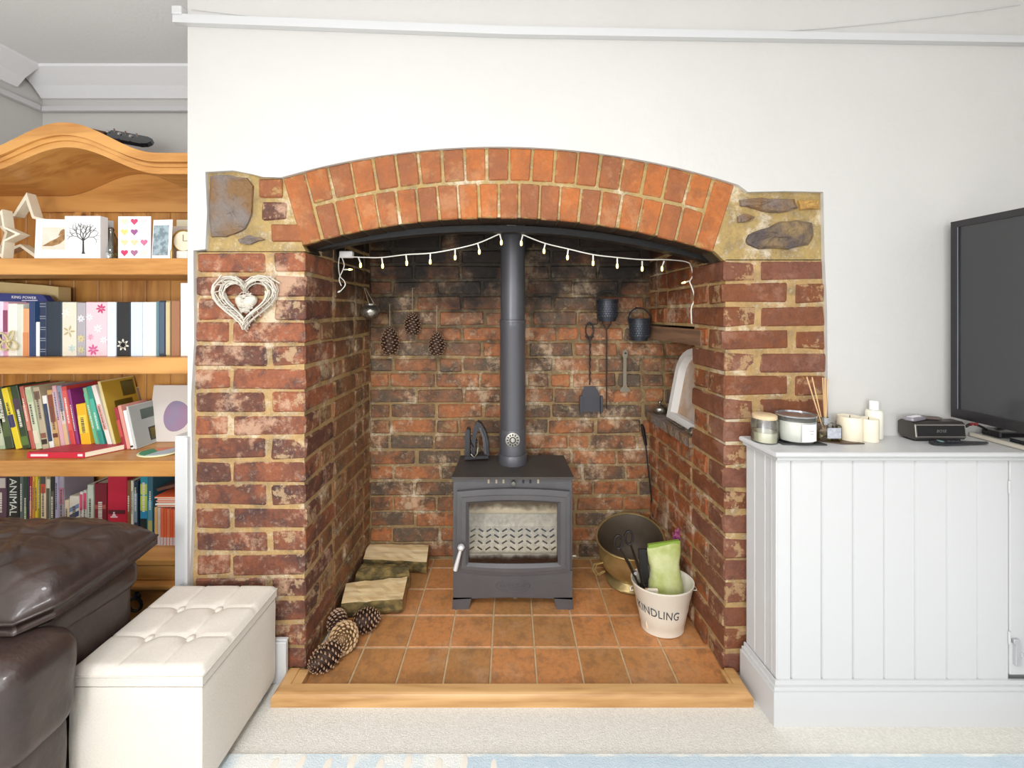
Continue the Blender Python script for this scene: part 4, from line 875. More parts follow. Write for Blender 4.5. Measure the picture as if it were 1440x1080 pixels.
for i in range(26):
    z = cz2-.034+.060*i/25; ih.tube([(cx2-.03*(1-abs(i/25-.62)), FACE-.022, z), (cx2, FACE-.036, z+rr.uniform(-.01, .01)), (cx2+.03*(1-abs(i/25-.62)), FACE-.022, z+rr.uniform(-.012, .012))], .0013, 5)
ih.build('small_heart', WICK, wh, 50)
MB().tube([(cx2, FACE-.03, cz2+.024), (cx2, FACE-.028, cz2+.055)], .001, 5).build('hanging_thread', WICK, wh)
MB().tube([(cx2, FACE-.03, cz2+.075), (cx2, FACE+.02, cz2+.08)], .0016, 5).build('nail', IRON, wh)
# ---------------------------------------------------------------- bookcase in the alcove
BF, BB = 1.40, 1.66      # front and back of the shelves
BX0, BX1 = -2.195, -1.075
bc_ = thing('bookcase', 'wide honey pine bookcase with arched top in the left alcove', 'bookcase', ((BX0+BX1)/2, 1.53, FLOOR))
SH = {1: PZ(363, BF), 2: PZ(503, BF), 3: PZ(648, BF), 4: PZ(787, BF)}
def shelf(zt_, h, name='shelf', x0=BX0+.02, x1=BX1-.02):
    MB().box(x0, x1, BF, BB, zt_-h, zt_, .004).build(name, PINE, bc_)
for k in (1, 2, 3): shelf(SH[k], .057 if k < 3 else .056)
shelf(SH[4], .022)
for x0, x1 in ((BX0, BX0+.022), (BX1-.022, BX1)): MB().box(x0, x1, BF+.006, BB+.02, FLOOR, PZ(243, 1.37), .003).build('side_panel', PINEV, bc_)
x = BX0+.022; k = 0
while x < BX1-.03:
    x2 = min(x+.098, BX1-.022); MB().box(x+.001, x2-.001, BB, BB+.014, SH[4]-.2, 1.73, .003).build('back_board', PINEV, bc_); x = x2

MB().box(-1.765, -1.70, BB-.016, BB-.0015, SH[1]+.001, 1.60, .002).build('back_stile', PINEV, bc_)
# arched cornice and its curved canopy
ACX, AW = -1.494, .315
def az(x, base, amp): u = (x-ACX)/AW; return base+(amp*.5*(1+math.cos(PI*u)) if abs(u) < 1 else 0)
zt0, zb0 = PZ(216, 1.365), PZ(243.5, 1.365)
xs_ = [BX0-.005+(BX1+.022-BX0)*i/80 for i in range(81)]
def band(name, off0, off1, y0, y1):
    p = [(x, az(x, zb0+off0, .090)) for x in xs_]+[(x, az(x, zb0+off1, .090+.012*(off1 > .03))) for x in xs_[::-1]]
    MB().prism(p, y0, y1).build(name, PINE, bc_)
H_ = zt0-zb0
band('arched_board', 0, H_-.004, 1.372, 1.398); band('cornice_moulding', H_*.55, H_, 1.358, 1.3719); band('cornice_bead', H_*.32, H_*.46, 1.366, 1.3719)
p = [(x, az(x, zb0+.004, .090)) for x in xs_]+[(x, az(x, zb0+.018, .090)) for x in xs_[::-1]]
MB().prism(p, 1.3985, BB).build('curved_canopy', PINE, bc_)
xr_ = [x for x in xs_ if BX0+.022 < x < BX1-.022]
MB().prism([(xr_[0], 1.60), (xr_[-1], 1.60)]+[(x, az(x, zb0+.003, .090)) for x in xr_[::-1]], BB-.014, BB-.001).build('back_rail', PINE, bc_)
# base drawers
MB().box(BX0+.022, BX1-.022, BF+.004, BF+.024, SH[4]-.075, SH[4]-.023, .003).build('drawer_rail', PINE, bc_)
MB().box(BX0, BX1, BF-.022, BB, SH[4]-.092, SH[4]-.076, .005).build('base_ledge', PINE, bc_)
for i, (x0, x1) in enumerate(((BX0+.02, -1.625), (-1.615, BX1-.02))):
    d = MB().box(x0, x1, BF, BF+.02, FLOOR+.07, SH[4]-.105, .004).build('drawer', PINE, bc_)
    hx = PX(193, BF) if i else -1.73; hz = PZ(843, BF)
    MB().tube([(hx+.022*math.cos(2*PI*k/20), BF-.008, hz-.012+.022*math.sin(2*PI*k/20)) for k in range(20)], .0045, 8, True).lathe([(0, 0), (.014, .001), (.012, .005), (.005, .010), (0, .011)], (0, 0, 0), 14, M=Matrix.Translation((hx, BF, hz+.014)) @ Matrix.Rotation(PI/2, 4, 'X')).build('ring_handle', IRON, d, True)
MB().box(BX0+.01, BX1-.01, BF+.01, BB, FLOOR, FLOOR+.07, .004).build('plinth', PINE, bc_)
# ---------------------------------------------------------------- books
PAGE = mat('book_pages', '#e6dcc4', .9)
_c = {}; PR_ = random.Random(17)
def colmat(c, rough=.5):
    if c not in _c: _c[c] = mat('cover_'+c.lstrip('#'), c, rough)
    return _c[c]
def book(x0, x1, yt, d, zs_, col, label, depth=.12, lean=0, group=None, marks=(), text=None, texc='#f0ece0', tz=.5, ts=.5, cat='book', cover=None, name='book', print_=False):
    """x0..x1 spine and yt top in photo pixels at distance d; marks = (from, to, colour) bands up the spine"""
    X0, X1 = PX(x0, d), PX(x1, d); W_ = max(.004, X1-X0-.0006); zt_ = PZ(yt, d); Hh = (zt_-zs_)/math.cos(lean) if lean else zt_-zs_
    t = thing(name, label, cat, (X0, d, zs_+.0006), group); t.rotation_euler = (0, -lean, 0)
    m_ = colmat(col); b = .0022 if W_ > .01 else .001
    c = MB(); c.box(0, W_, 0, .004, 0, Hh, b*.9); c.box(0, b, .0035, depth, 0, Hh); c.box(W_-b, W_, .0035, depth, 0, Hh)
    c.build('cover', m_, t, world=False)
    MB().box(b, W_-b, .004, depth-.004, .003, Hh-.003).build('pages', PAGE, t, world=False)
    for z0, z1, mc in marks:
        MB().box(W_*.06, W_*.94, -.0007, .0005, Hh*z0, Hh*z1).build('spine_print', colmat(mc), t, world=False)
    if text:
        MB().text(text, W_*ts, Matrix.Translation((W_*.5, -.0009, Hh*tz)) @ Matrix.Rotation(PI/2, 4, 'X') @ Matrix.Rotation(-PI/2, 4, 'Z'), .0003).build('spine_lettering', colmat(texc), t, world=False)
    if print_ and W_ > .006:
        m2 = MB(); z = Hh*(.30+.2*PR_.random()); e_ = z+Hh*PR_.uniform(.25, .45)
        while z < e_:
            l_ = PR_.uniform(.002, .006); m2.box(W_*.34, W_*.66, -.0010, -.0004, z, z+l_); z += l_+PR_.uniform(.0012, .003)
        lum = sum(srgb(col)[:3]); m2.build('spine_title', colmat('#e4dfd2' if lum < .9 else '#57504a'), t, world=False)
    for u0, u1, v0, v1, mc in (cover or ()):
        MB().box(W_-.0004, W_+.0006, depth*u0, depth*u1, Hh*v0, Hh*v1).build('cover_print', colmat(mc), t, world=False)
    return t
G2, G3, G4 = 'books and albums on the second shelf', 'leaning books on the third shelf', 'books on the bottom shelf'
D2 = 1.44
S2 = [(-12, 4, 424, '#ddd0e0', 'lilac-white book at the left edge of the second shelf', .07, [(.12, .4, '#4a3c50')]),
 (4, 11, 425, '#d9a3b8', 'slim pink book with dark print beside the lilac-white one', .07, [(.45, .85, '#8a4560')]),
 (11, 23, 427, '#ebe6d8', 'off-white book behind the raffia bow', .07, []),
 (23, 32, 428, '#d5d6c8', 'pale grey-green book left of the orange one', .07, []),
 (32, 40.5, 434, '#e0a070', 'orange spined book, the shortest on the left of the second shelf', .07, [(0, .5, '#cf8858')]),
 (41, 48, 424, '#36507c', 'dark blue hardback right of the orange book', .07, [(.0, 1, '#2c4068')]),
 (50, 55, 453, '#f2efe8', 'short thin white book beside the tartan one', .07, []),
 (55.5, 65, 424, '#22304a', 'navy tartan book crossed by pale lines', .07, [(z, z+.012, '#8f93a0') for z in (.08, .12, .28, .32, .48, .52, .68, .72, .9, .95)]),
 (65.5, 86.5, 424, '#26303c', 'wide plain slate-navy album on the second shelf', .17, []),
 (87, 107, 425, '#d8d2c0', 'cream album with gold flower sprays', .17, []),
 (108, 120, 426, '#a8a2a8', 'grey album with pale flower prints', .17, []),
 (120.5, 150, 425, '#e3c0c8', 'wide pink floral album, broadest on the second shelf', .17, []),
 (150.5, 163, 425, '#d3e0ea', 'pale blue and white album left of the black one', .17, [(0, 1, '#dfe6ee')]),
 (163.5, 183, 425, '#232326', 'black album with one white flower near its foot', .17, []),
 (183.5, 200, 425, '#ccdaec', 'pale blue album right of the black one', .17, []),
 (200.5, 219, 425, '#ece9de', 'wide ivory album on the second shelf', .17, []),
 (219.5, 223.5, 424, '#5f7d85', 'very thin teal-grey book beside the ivory album', .17, []),
 (224, 232, 423, '#2c3440', 'black book with silver specks near the right of the second shelf', .17, [(.05, .97, '#4b5a6c')]),
 (233, 239.5, 423, '#a08a5c', 'slim book with gold page edges on the second shelf', .17, [(.03, .97, '#c9b488')]),
 (240.5, 252.5, 423, '#9a6a4c', 'terracotta brown book near the right of the second shelf', .17, []),
 (253.5, 266, 398, '#e3dcda', 'tall pale pink-white folder at the right end of the second shelf', .17, [])]
B2 = {}
for x0, x1, yt, c, lab, dp, mk in S2: B2[int(x0)] = book(x0, x1, yt, D2, SH[2], c, lab, dp, group=G2, marks=mk)
# printed flowers on the album spines
def petals(par, x, y, r, n, col, wd_=.32, tilt=0):
    d = D2-.0006; c = P(x, y, d); m = MB()
    for i in range(n):
        a = 2*PI*i/n+tilt; M = Matrix.Translation(c) @ Matrix.Rotation(a, 4, 'Y')
        m.prism([(0, .1*r), (wd_*r*.7, .45*r), (wd_*r*.55, .8*r), (0, r), (-wd_*r*.55, .8*r), (-wd_*r*.7, .45*r)], -.0006, .0004, 'Y', M)
    m.build('spine_print', colmat(col), par)
petals(B2[163], 173, 485, .022, 7, '#e8e2d2', .22); petals(B2[163], 173, 485, .015, 7, '#3a3534', .2)
for x, y, r, n in ((97, 466, .022, 5), (93, 440, .016, 6)): petals(B2[87], x, y, r, n, '#b9a878' if y > 450 else '#eeeae0', .2, .3)
petals(B2[87], 101, 490, .014, 6, '#b8c8c4')
for x, y, c in ((114, 448, '#d8d6da'), (114, 476, '#cfc08e'), (114, 492, '#c0b890')): petals(B2[108], x, y, .014, 7, c)
for x, y, c, r in ((142, 434, '#c2406e', .018), (131, 492, '#c8568c', .020), (138, 462, '#f2e2e4', .016), (126, 446, '#f0e0e4', .014), (146, 478, '#f0dfe2', .014), (127, 474, '#d8a0b4', .012)): petals(B2[120], x, y, r, 7, c, .25, x)
petals(B2[183], 192, 470, .016, 6, '#dfe8f2'); petals(B2[253], 260, 455, .014, 6, '#f4efec')
rb = thing('raffia_bow', 'straw raffia bow tied round the pale books on the second shelf', 'bow', P(14, 488, 1.43))
for a, s_ in ((.5, 1), (2.3, 1), (3.7, .9), (5.4, 1.1)):
    c = P(12, 480, 1.431); M = Matrix.Translation(c) @ Matrix.Rotation(a, 4, 'Y')
    MB().tube([M @ Vector((.012*math.sin(t)*s_, -.003-.003*math.sin(t), .020*(1-math.cos(t))*s_)) for t in [2*PI*i/14 for i in range(14)]], .0030, 6, True).build('loop', mat('raffia', '#cfc193', .8, col2='#a8986a', scale=80), rb, True)
MB().lathe([(0, -.006), (.006, -.004), (.008, 0), (.006, .004), (0, .006)], P(12, 480, 1.43), 10).build('knot', mat('raffia', '#cfc193'), rb, True)
bag = thing('blue_bag', 'dark blue carrier bag lettered KING POWER standing behind the left books', 'bag', (PX(20, 1.535), 1.535, SH[2]))
bp_ = [(-60, 410.5), (60, 414), (66, 415.5), (70, 420), (73, 424), (73, 498), (-60, 498)]
MB().prism([(PX(x, 1.535), max(PZ(y, 1.535), SH[2]+.001)) for x, y in bp_], 1.522, 1.545).build('bag_body', mat('bag_blue', '#2f3a78', .4), bag)
MB().text('KING POWER', .0145, front(PX(33, 1.52), 1.5213, PZ(418.5, 1.52), math.radians(2.5)), .0004, spacing=1.05).box(PX(30, 1.52), PX(52, 1.52), 1.5212, 1.5219, PZ(423, 1.52), PZ(422, 1.52)).build('bag_lettering', colmat('#e8e6ee'), bag)
cb_ = thing('beige_box', 'flat beige card box standing at the back of the second shelf, top left', 'box', (PX(20, 1.60), 1.60, SH[2]))
MB().prism([(PX(-60, 1.58), PZ(392, 1.58)), (PX(60, 1.58), PZ(401, 1.58)), (PX(82, 1.58), PZ(403.5, 1.58)), (PX(83, 1.58), SH[2]+.001), (PX(-60, 1.58), SH[2]+.001)], 1.58, 1.625).build('carton', mat('beige_card', '#d5c08c', .7, col2='#c9ae74', scale=20), cb_)
# third shelf, leaning
D3 = 1.512
def L3(dx, h=85): return math.atan(dx/h)
S3 = [(-2, 7, 576, 6, '#a9bd9a', 'pale green book at the left edge of the third shelf', [(.1, .9, '#c3cfb0')], .11),
 (8, 20, 546, 17, '#3f4c36', 'dark green garden book left of the yellow-spined one', [(.2, .5, '#56663f')], .11),
 (22, 31, 547, 21, '#e6cf2e', 'bright yellow spined book with a blue picture band', [(.36, .56, '#39386e')], .11),
 (32, 43, 544, 18, '#34452c', 'dark leafy garden book right of the yellow-spined one', [(.06, .2, '#5f7c3c'), (.6, .8, '#4e3f4c')], .11),
 (44, 50, 544, 17, '#b85f52', 'faded red thin spined book on the third shelf', [(.3, .7, '#d58a74')], .12),
 (50.5, 59, 545, 16, '#cdd3b4', 'pale floral spined cookery book', [(.1, .3, '#e2d9be'), (.75, .95, '#b4c49a')], .12),
 (60, 69, 545, 14, '#bcae92', 'beige cookery book with a dark rosette near its top', [(.08, .16, '#3f3530'), (.18, .26, '#8a5b48'), (.80, .93, '#7a5e48')], .12),
 (70, 76.5, 557, 13, '#e9e6df', 'short white book with a navy title panel', [(.15, .85, '#34455f')], .11),
 (77, 85, 549, 12, '#c9a06a', 'sand coloured book with brown title panels', [(.2, .27, '#6a3a28'), (.46, .92, '#8a4a34')], .12),
 (86, 92, 543, 13, '#d8a6ae', 'pink and lilac thin spined book', [(.5, .9, '#c6b2c6')], .12),
 (92.5, 99.5, 543, 13, '#8d93a6', 'grey-blue and peach cookery book', [(.0, .4, '#d9b48c'), (.4, .6, '#d9c8bc')], .12),
 (100, 107.5, 544, 14, '#cf4844', 'coral red spined book with pale title', [(.3, .93, '#d9605a')], .12),
 (108.5, 113, 548, 15, '#8a2f74', 'magenta flowered book behind the yellow one', [], .13),
 (115, 129, 569, 12, '#e8b423', 'fat golden yellow paperback in the middle of the third shelf', [(.35, .75, '#efcf4a')], .12),
 (136, 141.5, 546, 20, '#7fae86', 'soft green book left of the teal one', [(.1, .9, '#67b78c')], .12),
 (142, 149, 544, 20, '#2f8f80', 'teal green spined book', [(.3, .8, '#50b49c')], .12),
 (153, 159.5, 543, 24, '#eadfd6', 'white spined book with pink print leaning right of the teal one', [(.3, .7, '#dfa79c')], .12)]
for x0, x1, yt, dx, c, lab, mk, dp in S3:
    book(x0, x1-.4, yt, D3, SH[3], c, lab, dp, lean=L3(dx), group=G3, marks=mk, print_=True)
book(160.5, 164.5, 537, D3, SH[3], '#d9c98e', 'mustard covered cookery book, tallest at the right of the leaning row', .135, lean=L3(24, 95), group=G3, cover=[(.02, .98, .02, .98, '#b99a34'), (.55, .95, .72, .95, '#6f6a3a'), (.25, .8, .55, .68, '#6a5c1c')])
book(166, 172, 553, D3+.03, SH[3], '#dccf96', 'small cream book with a grey cover behind the crimson one', .12, lean=L3(18, 80), group=G3, cover=[(.05, .98, .02, .98, '#a09590')])
book(173, 178, 574, D3, SH[3], '#a32c3a', 'short crimson spined book on the third shelf', .10, lean=L3(14, 60), group=G3, marks=[(.3, .7, '#c4504a')])
book(178.5, 183.5, 571, D3, SH[3], '#dc9a8c', 'salmon pink spined book near the end of the row', .11, lean=L3(14, 62), group=G3)
book(184, 188.5, 578, D3, SH[3], '#f2f0ec', 'thin white book with black print at its foot', .10, lean=L3(12, 56), group=G3, marks=[(.05, .1, '#333333')])
book(190, 192.5, 572, D3+.004, SH[3], '#cdd0cc', 'grey cookery book with a pear on its cover at the end of the row', .125, lean=L3(13, 60), group=G3, cover=[(.02, .98, .02, .98, '#a7aeab'), (.5, .95, .08, .40, '#4c4030'), (.56, .9, .12, .36, '#a08c34'), (.35, .9, .62, .86, '#6f857c')])
rdb = thing('red_paperback', 'red paperback lying flat on the third shelf in front of the row', 'book', (PX(100, 1.44), 1.45, SH[3]))
ca, cbx = PX(39, 1.425), PX(119, 1.425)
def flat(z0, z1, g=0): return [(ca+g, 1.425+g), (cbx-g, 1.425+g), (cbx+.075-g, 1.54-g), (ca+.075+g, 1.54-g)], z0, z1
for nm, g, z0, z1, m_ in (('back_cover', 0, .001, .003, '#b02034'), ('front_cover', 0, .0195, .0215, '#b5364a')):
    pl_, a_, b_ = flat(SH[3]+z0, SH[3]+z1, g); MB().prism(pl_, a_, b_, 'Z').build(nm, colmat(m_), rdb)
pl_, a_, b_ = flat(SH[3]+.003, SH[3]+.0195, .0008); MB().prism(pl_, a_, b_, 'Z').build('pages', PAGE, rdb)
MB().box(ca, cbx, 1.4235, 1.4262, SH[3]+.001, SH[3]+.0215).build('spine', colmat('#c8243a'), rdb)
for x0, x1 in ((44, 68), (110, 117)): MB().box(PX(x0, 1.425), PX(x1, 1.425), 1.4229, 1.4236, SH[3]+.007, SH[3]+.015).build('spine_print', colmat('#f2dede'), rdb)
cv = thing('canvas_print', 'white canvas print leaning at the right end of the third shelf', 'picture', (PX(240, 1.62), 1.625, SH[3]))
Mc = Matrix.Translation((PX(206, 1.60), 1.60, SH[3]+.001)) @ Matrix.Rotation(-.14, 4, 'X')
MB().box(0, .19, 0, .016, 0, .222, .002, Mc @ Matrix.Shear('XZ', 4, (.0, 0)) if False else Mc).build('canvas', mat('canvas_white', '#dcd4cc', .7), cv)
MB().prism([(.10+.055*math.cos(a)*(1.1 if math.cos(a) > 0 else .8), .10+.06*math.sin(a)) for a in [2*PI*i/24 for i in range(24)]], -.0008, .0004, 'Y', Mc).build('printed_blur', mat('blurred_print', '#a77a92', .7, col2='#8f8aa6', scale=10, amount=1), cv)
ov = thing('painted_oval', 'flat oval disc painted green and orange lying on the third shelf', 'disc', (PX(224, 1.47), 1.47, SH[3]+.001))
Mo = Matrix.Translation((PX(224, 1.475), 1.47, SH[3]+.001))
MB().lathe([(0, 0), (.062, 0), (.066, .003), (.064, .006), (0, .007)], (0, 0, 0), 32, 1, .72, M=Mo).build('disc', mat('disc_cream', '#e6e2b8', .5), ov, True)
for a0, a1, c in ((PI*.75, PI*1.45, '#3f8f68'), (PI*.35, PI*.75, '#dc7f58'), (-PI*.55, PI*.35, '#b8c4cc')):
    MB().prism([(0, 0)]+[(.058*math.cos(a0+(a1-a0)*i/10), .042*math.sin(a0+(a1-a0)*i/10)) for i in range(11)], .0066, .0078, 'Z', Mo).build('painted_patch', colmat(c), ov)
# bottom shelf
D4 = 1.52
S4 = [(-8, 9, 668, '#5c4050', 'plum coloured book at the left end of the bottom shelf', [(.80, .95, '#c8c0b8')], None),
 (10, 27, 668, '#1e2420', 'large black book titled ANIMAL on the bottom shelf', [], 'ANIMAL'),
 (27.5, 32.5, 668, '#5a6a66', 'slim grey-green book right of the ANIMAL book', [], None),
 (33, 38.5, 668, '#2a4230', 'slim dark green book on the bottom shelf', [(.3, .5, '#4d6a3a')], None),
 (39, 41, 668, '#4a2450', 'very thin purple book on the bottom shelf', [], None),
 (41.5, 45, 668, '#a83038', 'thin red spined book beside the purple one', [(.3, .6, '#c07848')], None),
 (45.5, 48.5, 668, '#e8b050', 'thin amber spined book left of the yellow one', [(.2, .9, '#c89038')], None),
 (49, 53, 668, '#e4c32e', 'bright yellow book on the bottom shelf', [], None),
 (53.5, 56.5, 668, '#8a8a2c', 'thin olive green book on the bottom shelf', [], None),
 (57, 64.5, 668, '#e4d2ae', 'cream book with a red-orange block near its top', [(.72, .86, '#cf4e34'), (.86, 1, '#4c4c4c')], None),
 (65, 70, 674, '#e2e0c8', 'slim cream book with black lettering down its spine', [(.35, .85, '#5a5a50')], None),
 (70.5, 76.5, 668, '#2b2b26', 'narrow black book with faint grey lettering', [(.3, .75, '#57574c')], None),
 (77, 82, 668, '#b6b0cc', 'narrow lilac book on the bottom shelf', [], None),
 (82.5, 90, 668, '#a9a0ac', 'grey-mauve book with a flowered spine', [(.55, .8, '#b87a8c')], None),
 (90.5, 97, 704, '#e3d0b0', 'short cream book on the bottom shelf', [], None),
 (97.5, 111.5, 698, '#e0d9ca', 'short cream book with slanting blue stripes', [], None),
 (112, 116.5, 692, '#ece6e2', 'thin white book with a pink top', [(.62, .95, '#dc5c7c')], None),
 (117, 121.5, 690, '#ced2c8', 'thin grey-white book with a pink top', [(.62, .95, '#d84c70')], None),
 (122.5, 131, 682, '#cfd9c6', 'mint green hardback left of the dark crimson book', [], None),
 (132.5, 150, 680, '#7c1828', 'dark crimson hardback on the bottom shelf', [(.55, .62, '#b0584c')], None),
 (151, 178, 668, '#c41e3c', 'wide bright red book, the widest on the bottom shelf', [(.40, .46, '#5a1c28')], None),
 (178.5, 183.5, 676, '#8a5a34', 'narrow tan book right of the wide red one', [], None),
 (184, 187.5, 676, '#dcd8c4', 'thin white book near the right of the bottom shelf', [], None),
 (188, 193.5, 677, '#26384a', 'narrow dark blue book with white lettering', [(.3, .8, '#7f95a8'), (.04, .08, '#e8e8e0')], None),
 (197, 207.5, 668, '#2f8ea0', 'book banded teal, lime and black', [(.0, .33, '#20302c'), (.33, .43, '#2c8fc0'), (.45, .68, '#b9cf4a'), (.7, .86, '#c2cf54')], None),
 (208, 214.5, 668, '#3f6a78', 'slate blue book with green lettering right of the banded one', [(.3, .6, '#5c9cb0'), (.05, .3, '#b4b46c')], None)]
B4 = {}
for x0, x1, yt, c, lab, mk, tx in S4:
    B4[int(x0)] = book(x0, x1, yt, D4, SH[4], c, lab, .11, group=G4, marks=mk, text=tx, texc='#dfe4da', tz=.66, ts=.86, print_=not tx and x1-x0 < 20)
for z0, z1, c in ((.70, .80, '#7a8cae'), (.52, .64, '#2f426a'), (.22, .34, '#4c5680')):
    t = B4[97]; w_ = PX(111.5, D4)-PX(97.5, D4); h_ = PZ(698, D4)-SH[4]
    MB().prism([(.001, h_*z0-.012), (w_-.002, h_*z0+.006), (w_-.002, h_*z1+.006), (.001, h_*z1-.012)], -.0008, .0003).build('spine_print', colmat(c), t, world=False)
t = B4[151]; tw_ = MB(); 
c = P(160.5, 724, D4); tw_.lathe([(0, 0), (.0035, 0), (.0035, .001), (0, .001)], (0, 0, 0), 10, M=Matrix.Translation((c.x, D4-.0002, c.z+.008)) @ Matrix.Rotation(PI/2, 4, 'X')).prism([(c.x-.008, c.z-.004), (c.x+.008, c.z-.004), (c.x+.003, c.z+.004), (c.x-.003, c.z+.004)], D4-.001, D4+.0003).box(c.x-.013, c.x+.013, D4-.001, D4+.0003, c.z-.010, c.z-.0055)
tw_.build('spine_emblem', colmat('#f2d8dc'), t)
G5 = 'coral magazines at the end of the bottom shelf'
for i in range(8):
    x0 = 217+i*4.4; c = ['#e0b070', '#d8c4b8', '#dd7048', '#e2603a', '#e0784e', '#dc5a38', '#e4805c', '#d85a40'][i]
    book(x0, x0+4.0, 714+i*.6, 1.485, SH[4], c, ['sand spined magazine, leftmost of the coral standing row', 'pale grey spined magazine second in the coral row'][i] if i < 2 else ['', '', 'deep orange magazine, third from the left in the standing coral row', 'red-orange magazine, fourth from the left in the standing coral row', 'pale orange magazine, fifth from the left in the standing coral row', 'brick-red magazine, sixth from the left in the standing coral row', 'salmon magazine, seventh from the left in the standing coral row', 'dull red magazine, last of the standing coral row'][i], .14, group=G5 if i > 1 else G4, marks=[(0, .22, '#d0c6c6')], name='magazine', cat='magazine')
zz = PZ(714, 1.485)+.0008; pos = [(213, .006, '#e4573a'), (210, .007, '#e9e4de'), (214, .006, '#e0765c'), (211, .006, '#dd4c38'), (213, .007, '#e38a70'), (209, .007, '#dc6038')]
LB = ['coral magazine lying lowest on top of the standing coral row', 'white magazine lying in the pile above the coral row', 'pale coral magazine in the middle of the lying pile', 'deep red-coral magazine in the lying pile', 'salmon magazine near the top of the lying pile', 'orange magazine at the top of the lying pile']
for i, (x0, h, c) in enumerate(pos):
    X0 = PX(x0+7, 1.485); o = MB().box(X0, X0+.13, 1.488, 1.62, zz, zz+h*.9, .001).build('magazine', colmat(c), None); tag(o, LB[i], 'magazine', 'coral magazines lying in a pile'); zz += h
    ORG[o.name] = Vector(); MB().box(X0+.002, X0+.128, 1.4872, 1.4885, zz-h+.001, zz-h*.45).build('page_edge', PAGE, o)
brn = MB().box(-.06, .10, -.05, .05, 0, .012, .002, Matrix.Translation((PX(236, 1.50), 1.57, zz+.018)) @ Matrix.Rotation(-.25, 4, 'Y')).build('booklet', colmat('#6b4a3c'), None)
tag(brn, 'brown booklet tilted on top of the coral magazine pile', 'booklet')
# ---------------------------------------------------------------- top shelf ornaments
D1 = 1.45; Z1 = SH[1]
SW = mat('whitewashed_wood', '#e9e2cf', .7, col2='#d8cba8', scale=30)
def star(cx, cy, R_, rot, d, label, dep):
    c = P(cx, cy, d); r = R_*d/570; pts = []; pin = []
    for i in range(10):
        a = rot+PI*i/5; rr_ = r if i % 2 == 0 else r*.48; ri = rr_-(.024 if i % 2 == 0 else .0095)*r/.12
        pts.append((c.x+rr_*math.sin(a), c.z+rr_*math.cos(a))); pin.append((c.x+ri*math.sin(a), c.z+ri*math.cos(a)))
    zmin = min(p[1] for p in pts); dz = Z1+.001-zmin
    pts = [(a, b+dz) for a, b in pts]; pin = [(a, b+dz) for a, b in pin]
    m = MB(); n = 10; vs = [(x, d, z) for x, z in pts]+[(x, d, z) for x, z in pin]+[(x, d+dep, z) for x, z in pts]+[(x, d+dep, z) for x, z in pin]; fs = []
    for i in range(n):
        j = (i+1) % n; fs += [(i, j, n+j, n+i), (2*n+i, 3*n+i, 3*n+j, 2*n+j), (i, 2*n+i, 2*n+j, j), (n+i, n+j, 3*n+j, 3*n+i)]
    o = m.add(vs, fs).build('wooden_star', SW, None); return tag(o, label, 'star ornament')
star(31, 318, 52, .12, 1.50, 'larger open whitewashed wooden star on the top shelf, pointing up behind', .03)
star(-8, 338, 37, .30, 1.435, 'smaller open whitewashed wooden star at the front left of the top shelf', .03)
CW = mat('card_white', '#efeeee', .6)
def card(x0, x1, y0, d, label, dep=.002, tilt=0, lean=.0, name='greeting_card', m=None):
    X0, X1 = PX(x0, d), PX(x1, d); t = thing(name, label, 'card', (X0, d, Z1+.0008)); t.rotation_euler = (-lean, 0, tilt)
    h = PZ(y0, d)-Z1; MB().box(0, (X1-X0)/math.cos(tilt), 0, dep, 0, h, .0004).build('card_front', m or CW, t, world=False); return t, (X1-X0)/math.cos(tilt), h
t, w_, h_ = card(48, 94, 307.5, 1.455, 'white card with a small picture of a bird in brown tones', tilt=.08, lean=.04)
MB().box(w_*.20, w_*.90, -.0008, .0003, h_*.26, h_*.80).build('card_print', mat('bird_ground', '#d9cfba', .7, col2='#e9e4dc', scale=40), t, world=False)
m_ = MB()
for poly in ([(.22, .34), (.45, .46), (.62, .53), (.72, .60), (.86, .62), (.84, .50), (.7, .40), (.5, .34)], [(.66, .60), (.72, .72), (.80, .76), (.88, .72), (.86, .60)]): m_.prism([(w_*a, h_*b) for a, b in poly], -.0014, -.0004)
m_.build('card_print', mat('bird_brown', '#b48a58', .7, col2='#7a5a3a', scale=60, amount=1), t, world=False)
t, w_, h_ = card(91, 141, 304, 1.44, 'white card printed with a bare black tree', dep=.028)
TK = colmat('#3c3836'); m_ = MB(); rr = random.Random(3)
m_.prism([(w_*.48, h_*.13), (w_*.58, h_*.13), (w_*.55, h_*.18), (w_*.545, h_*.44), (w_*.505, h_*.44), (w_*.50, h_*.18)], -.001, .0002)
def branch(x, z, a, l, k):
    x2, z2 = x+l*math.sin(a), z+l*math.cos(a); m_.tube([(x, -.0006, z), (x2, -.0006, z2)], .0003+.00028*k, 4)
    if k > 0:
        for s_ in (-1, 1): branch(x2, z2, a+s_*rr.uniform(.3, .75), l*rr.uniform(.62, .82), k-1)
for a in (-.95, -.45, .0, .45, .95): branch(w_*.525, h_*.43, a, h_*.15, 4)
m_.build('card_print', TK, t, world=False)
card(137, 152, 309, 1.50, 'grey folded card edge-on beside the tree card', tilt=.5, m=colmat('#c4c6c8'))
sg = thing('glass_globe', 'small glass ornament with green moss between the cards', 'ornament', (PX(156, 1.49), 1.49, Z1))
MB().lathe([(0, .001), (.030, .002), (.034, .02), (.030, .05), (.018, .085), (.008, .11), (.010, .118), (.006, .125), (0, .127)], (PX(156, 1.49), 1.49, Z1), 24).build('glass_dome', glass('ornament_glass', '#e8eeea', .15), sg, True)
mo = MB()
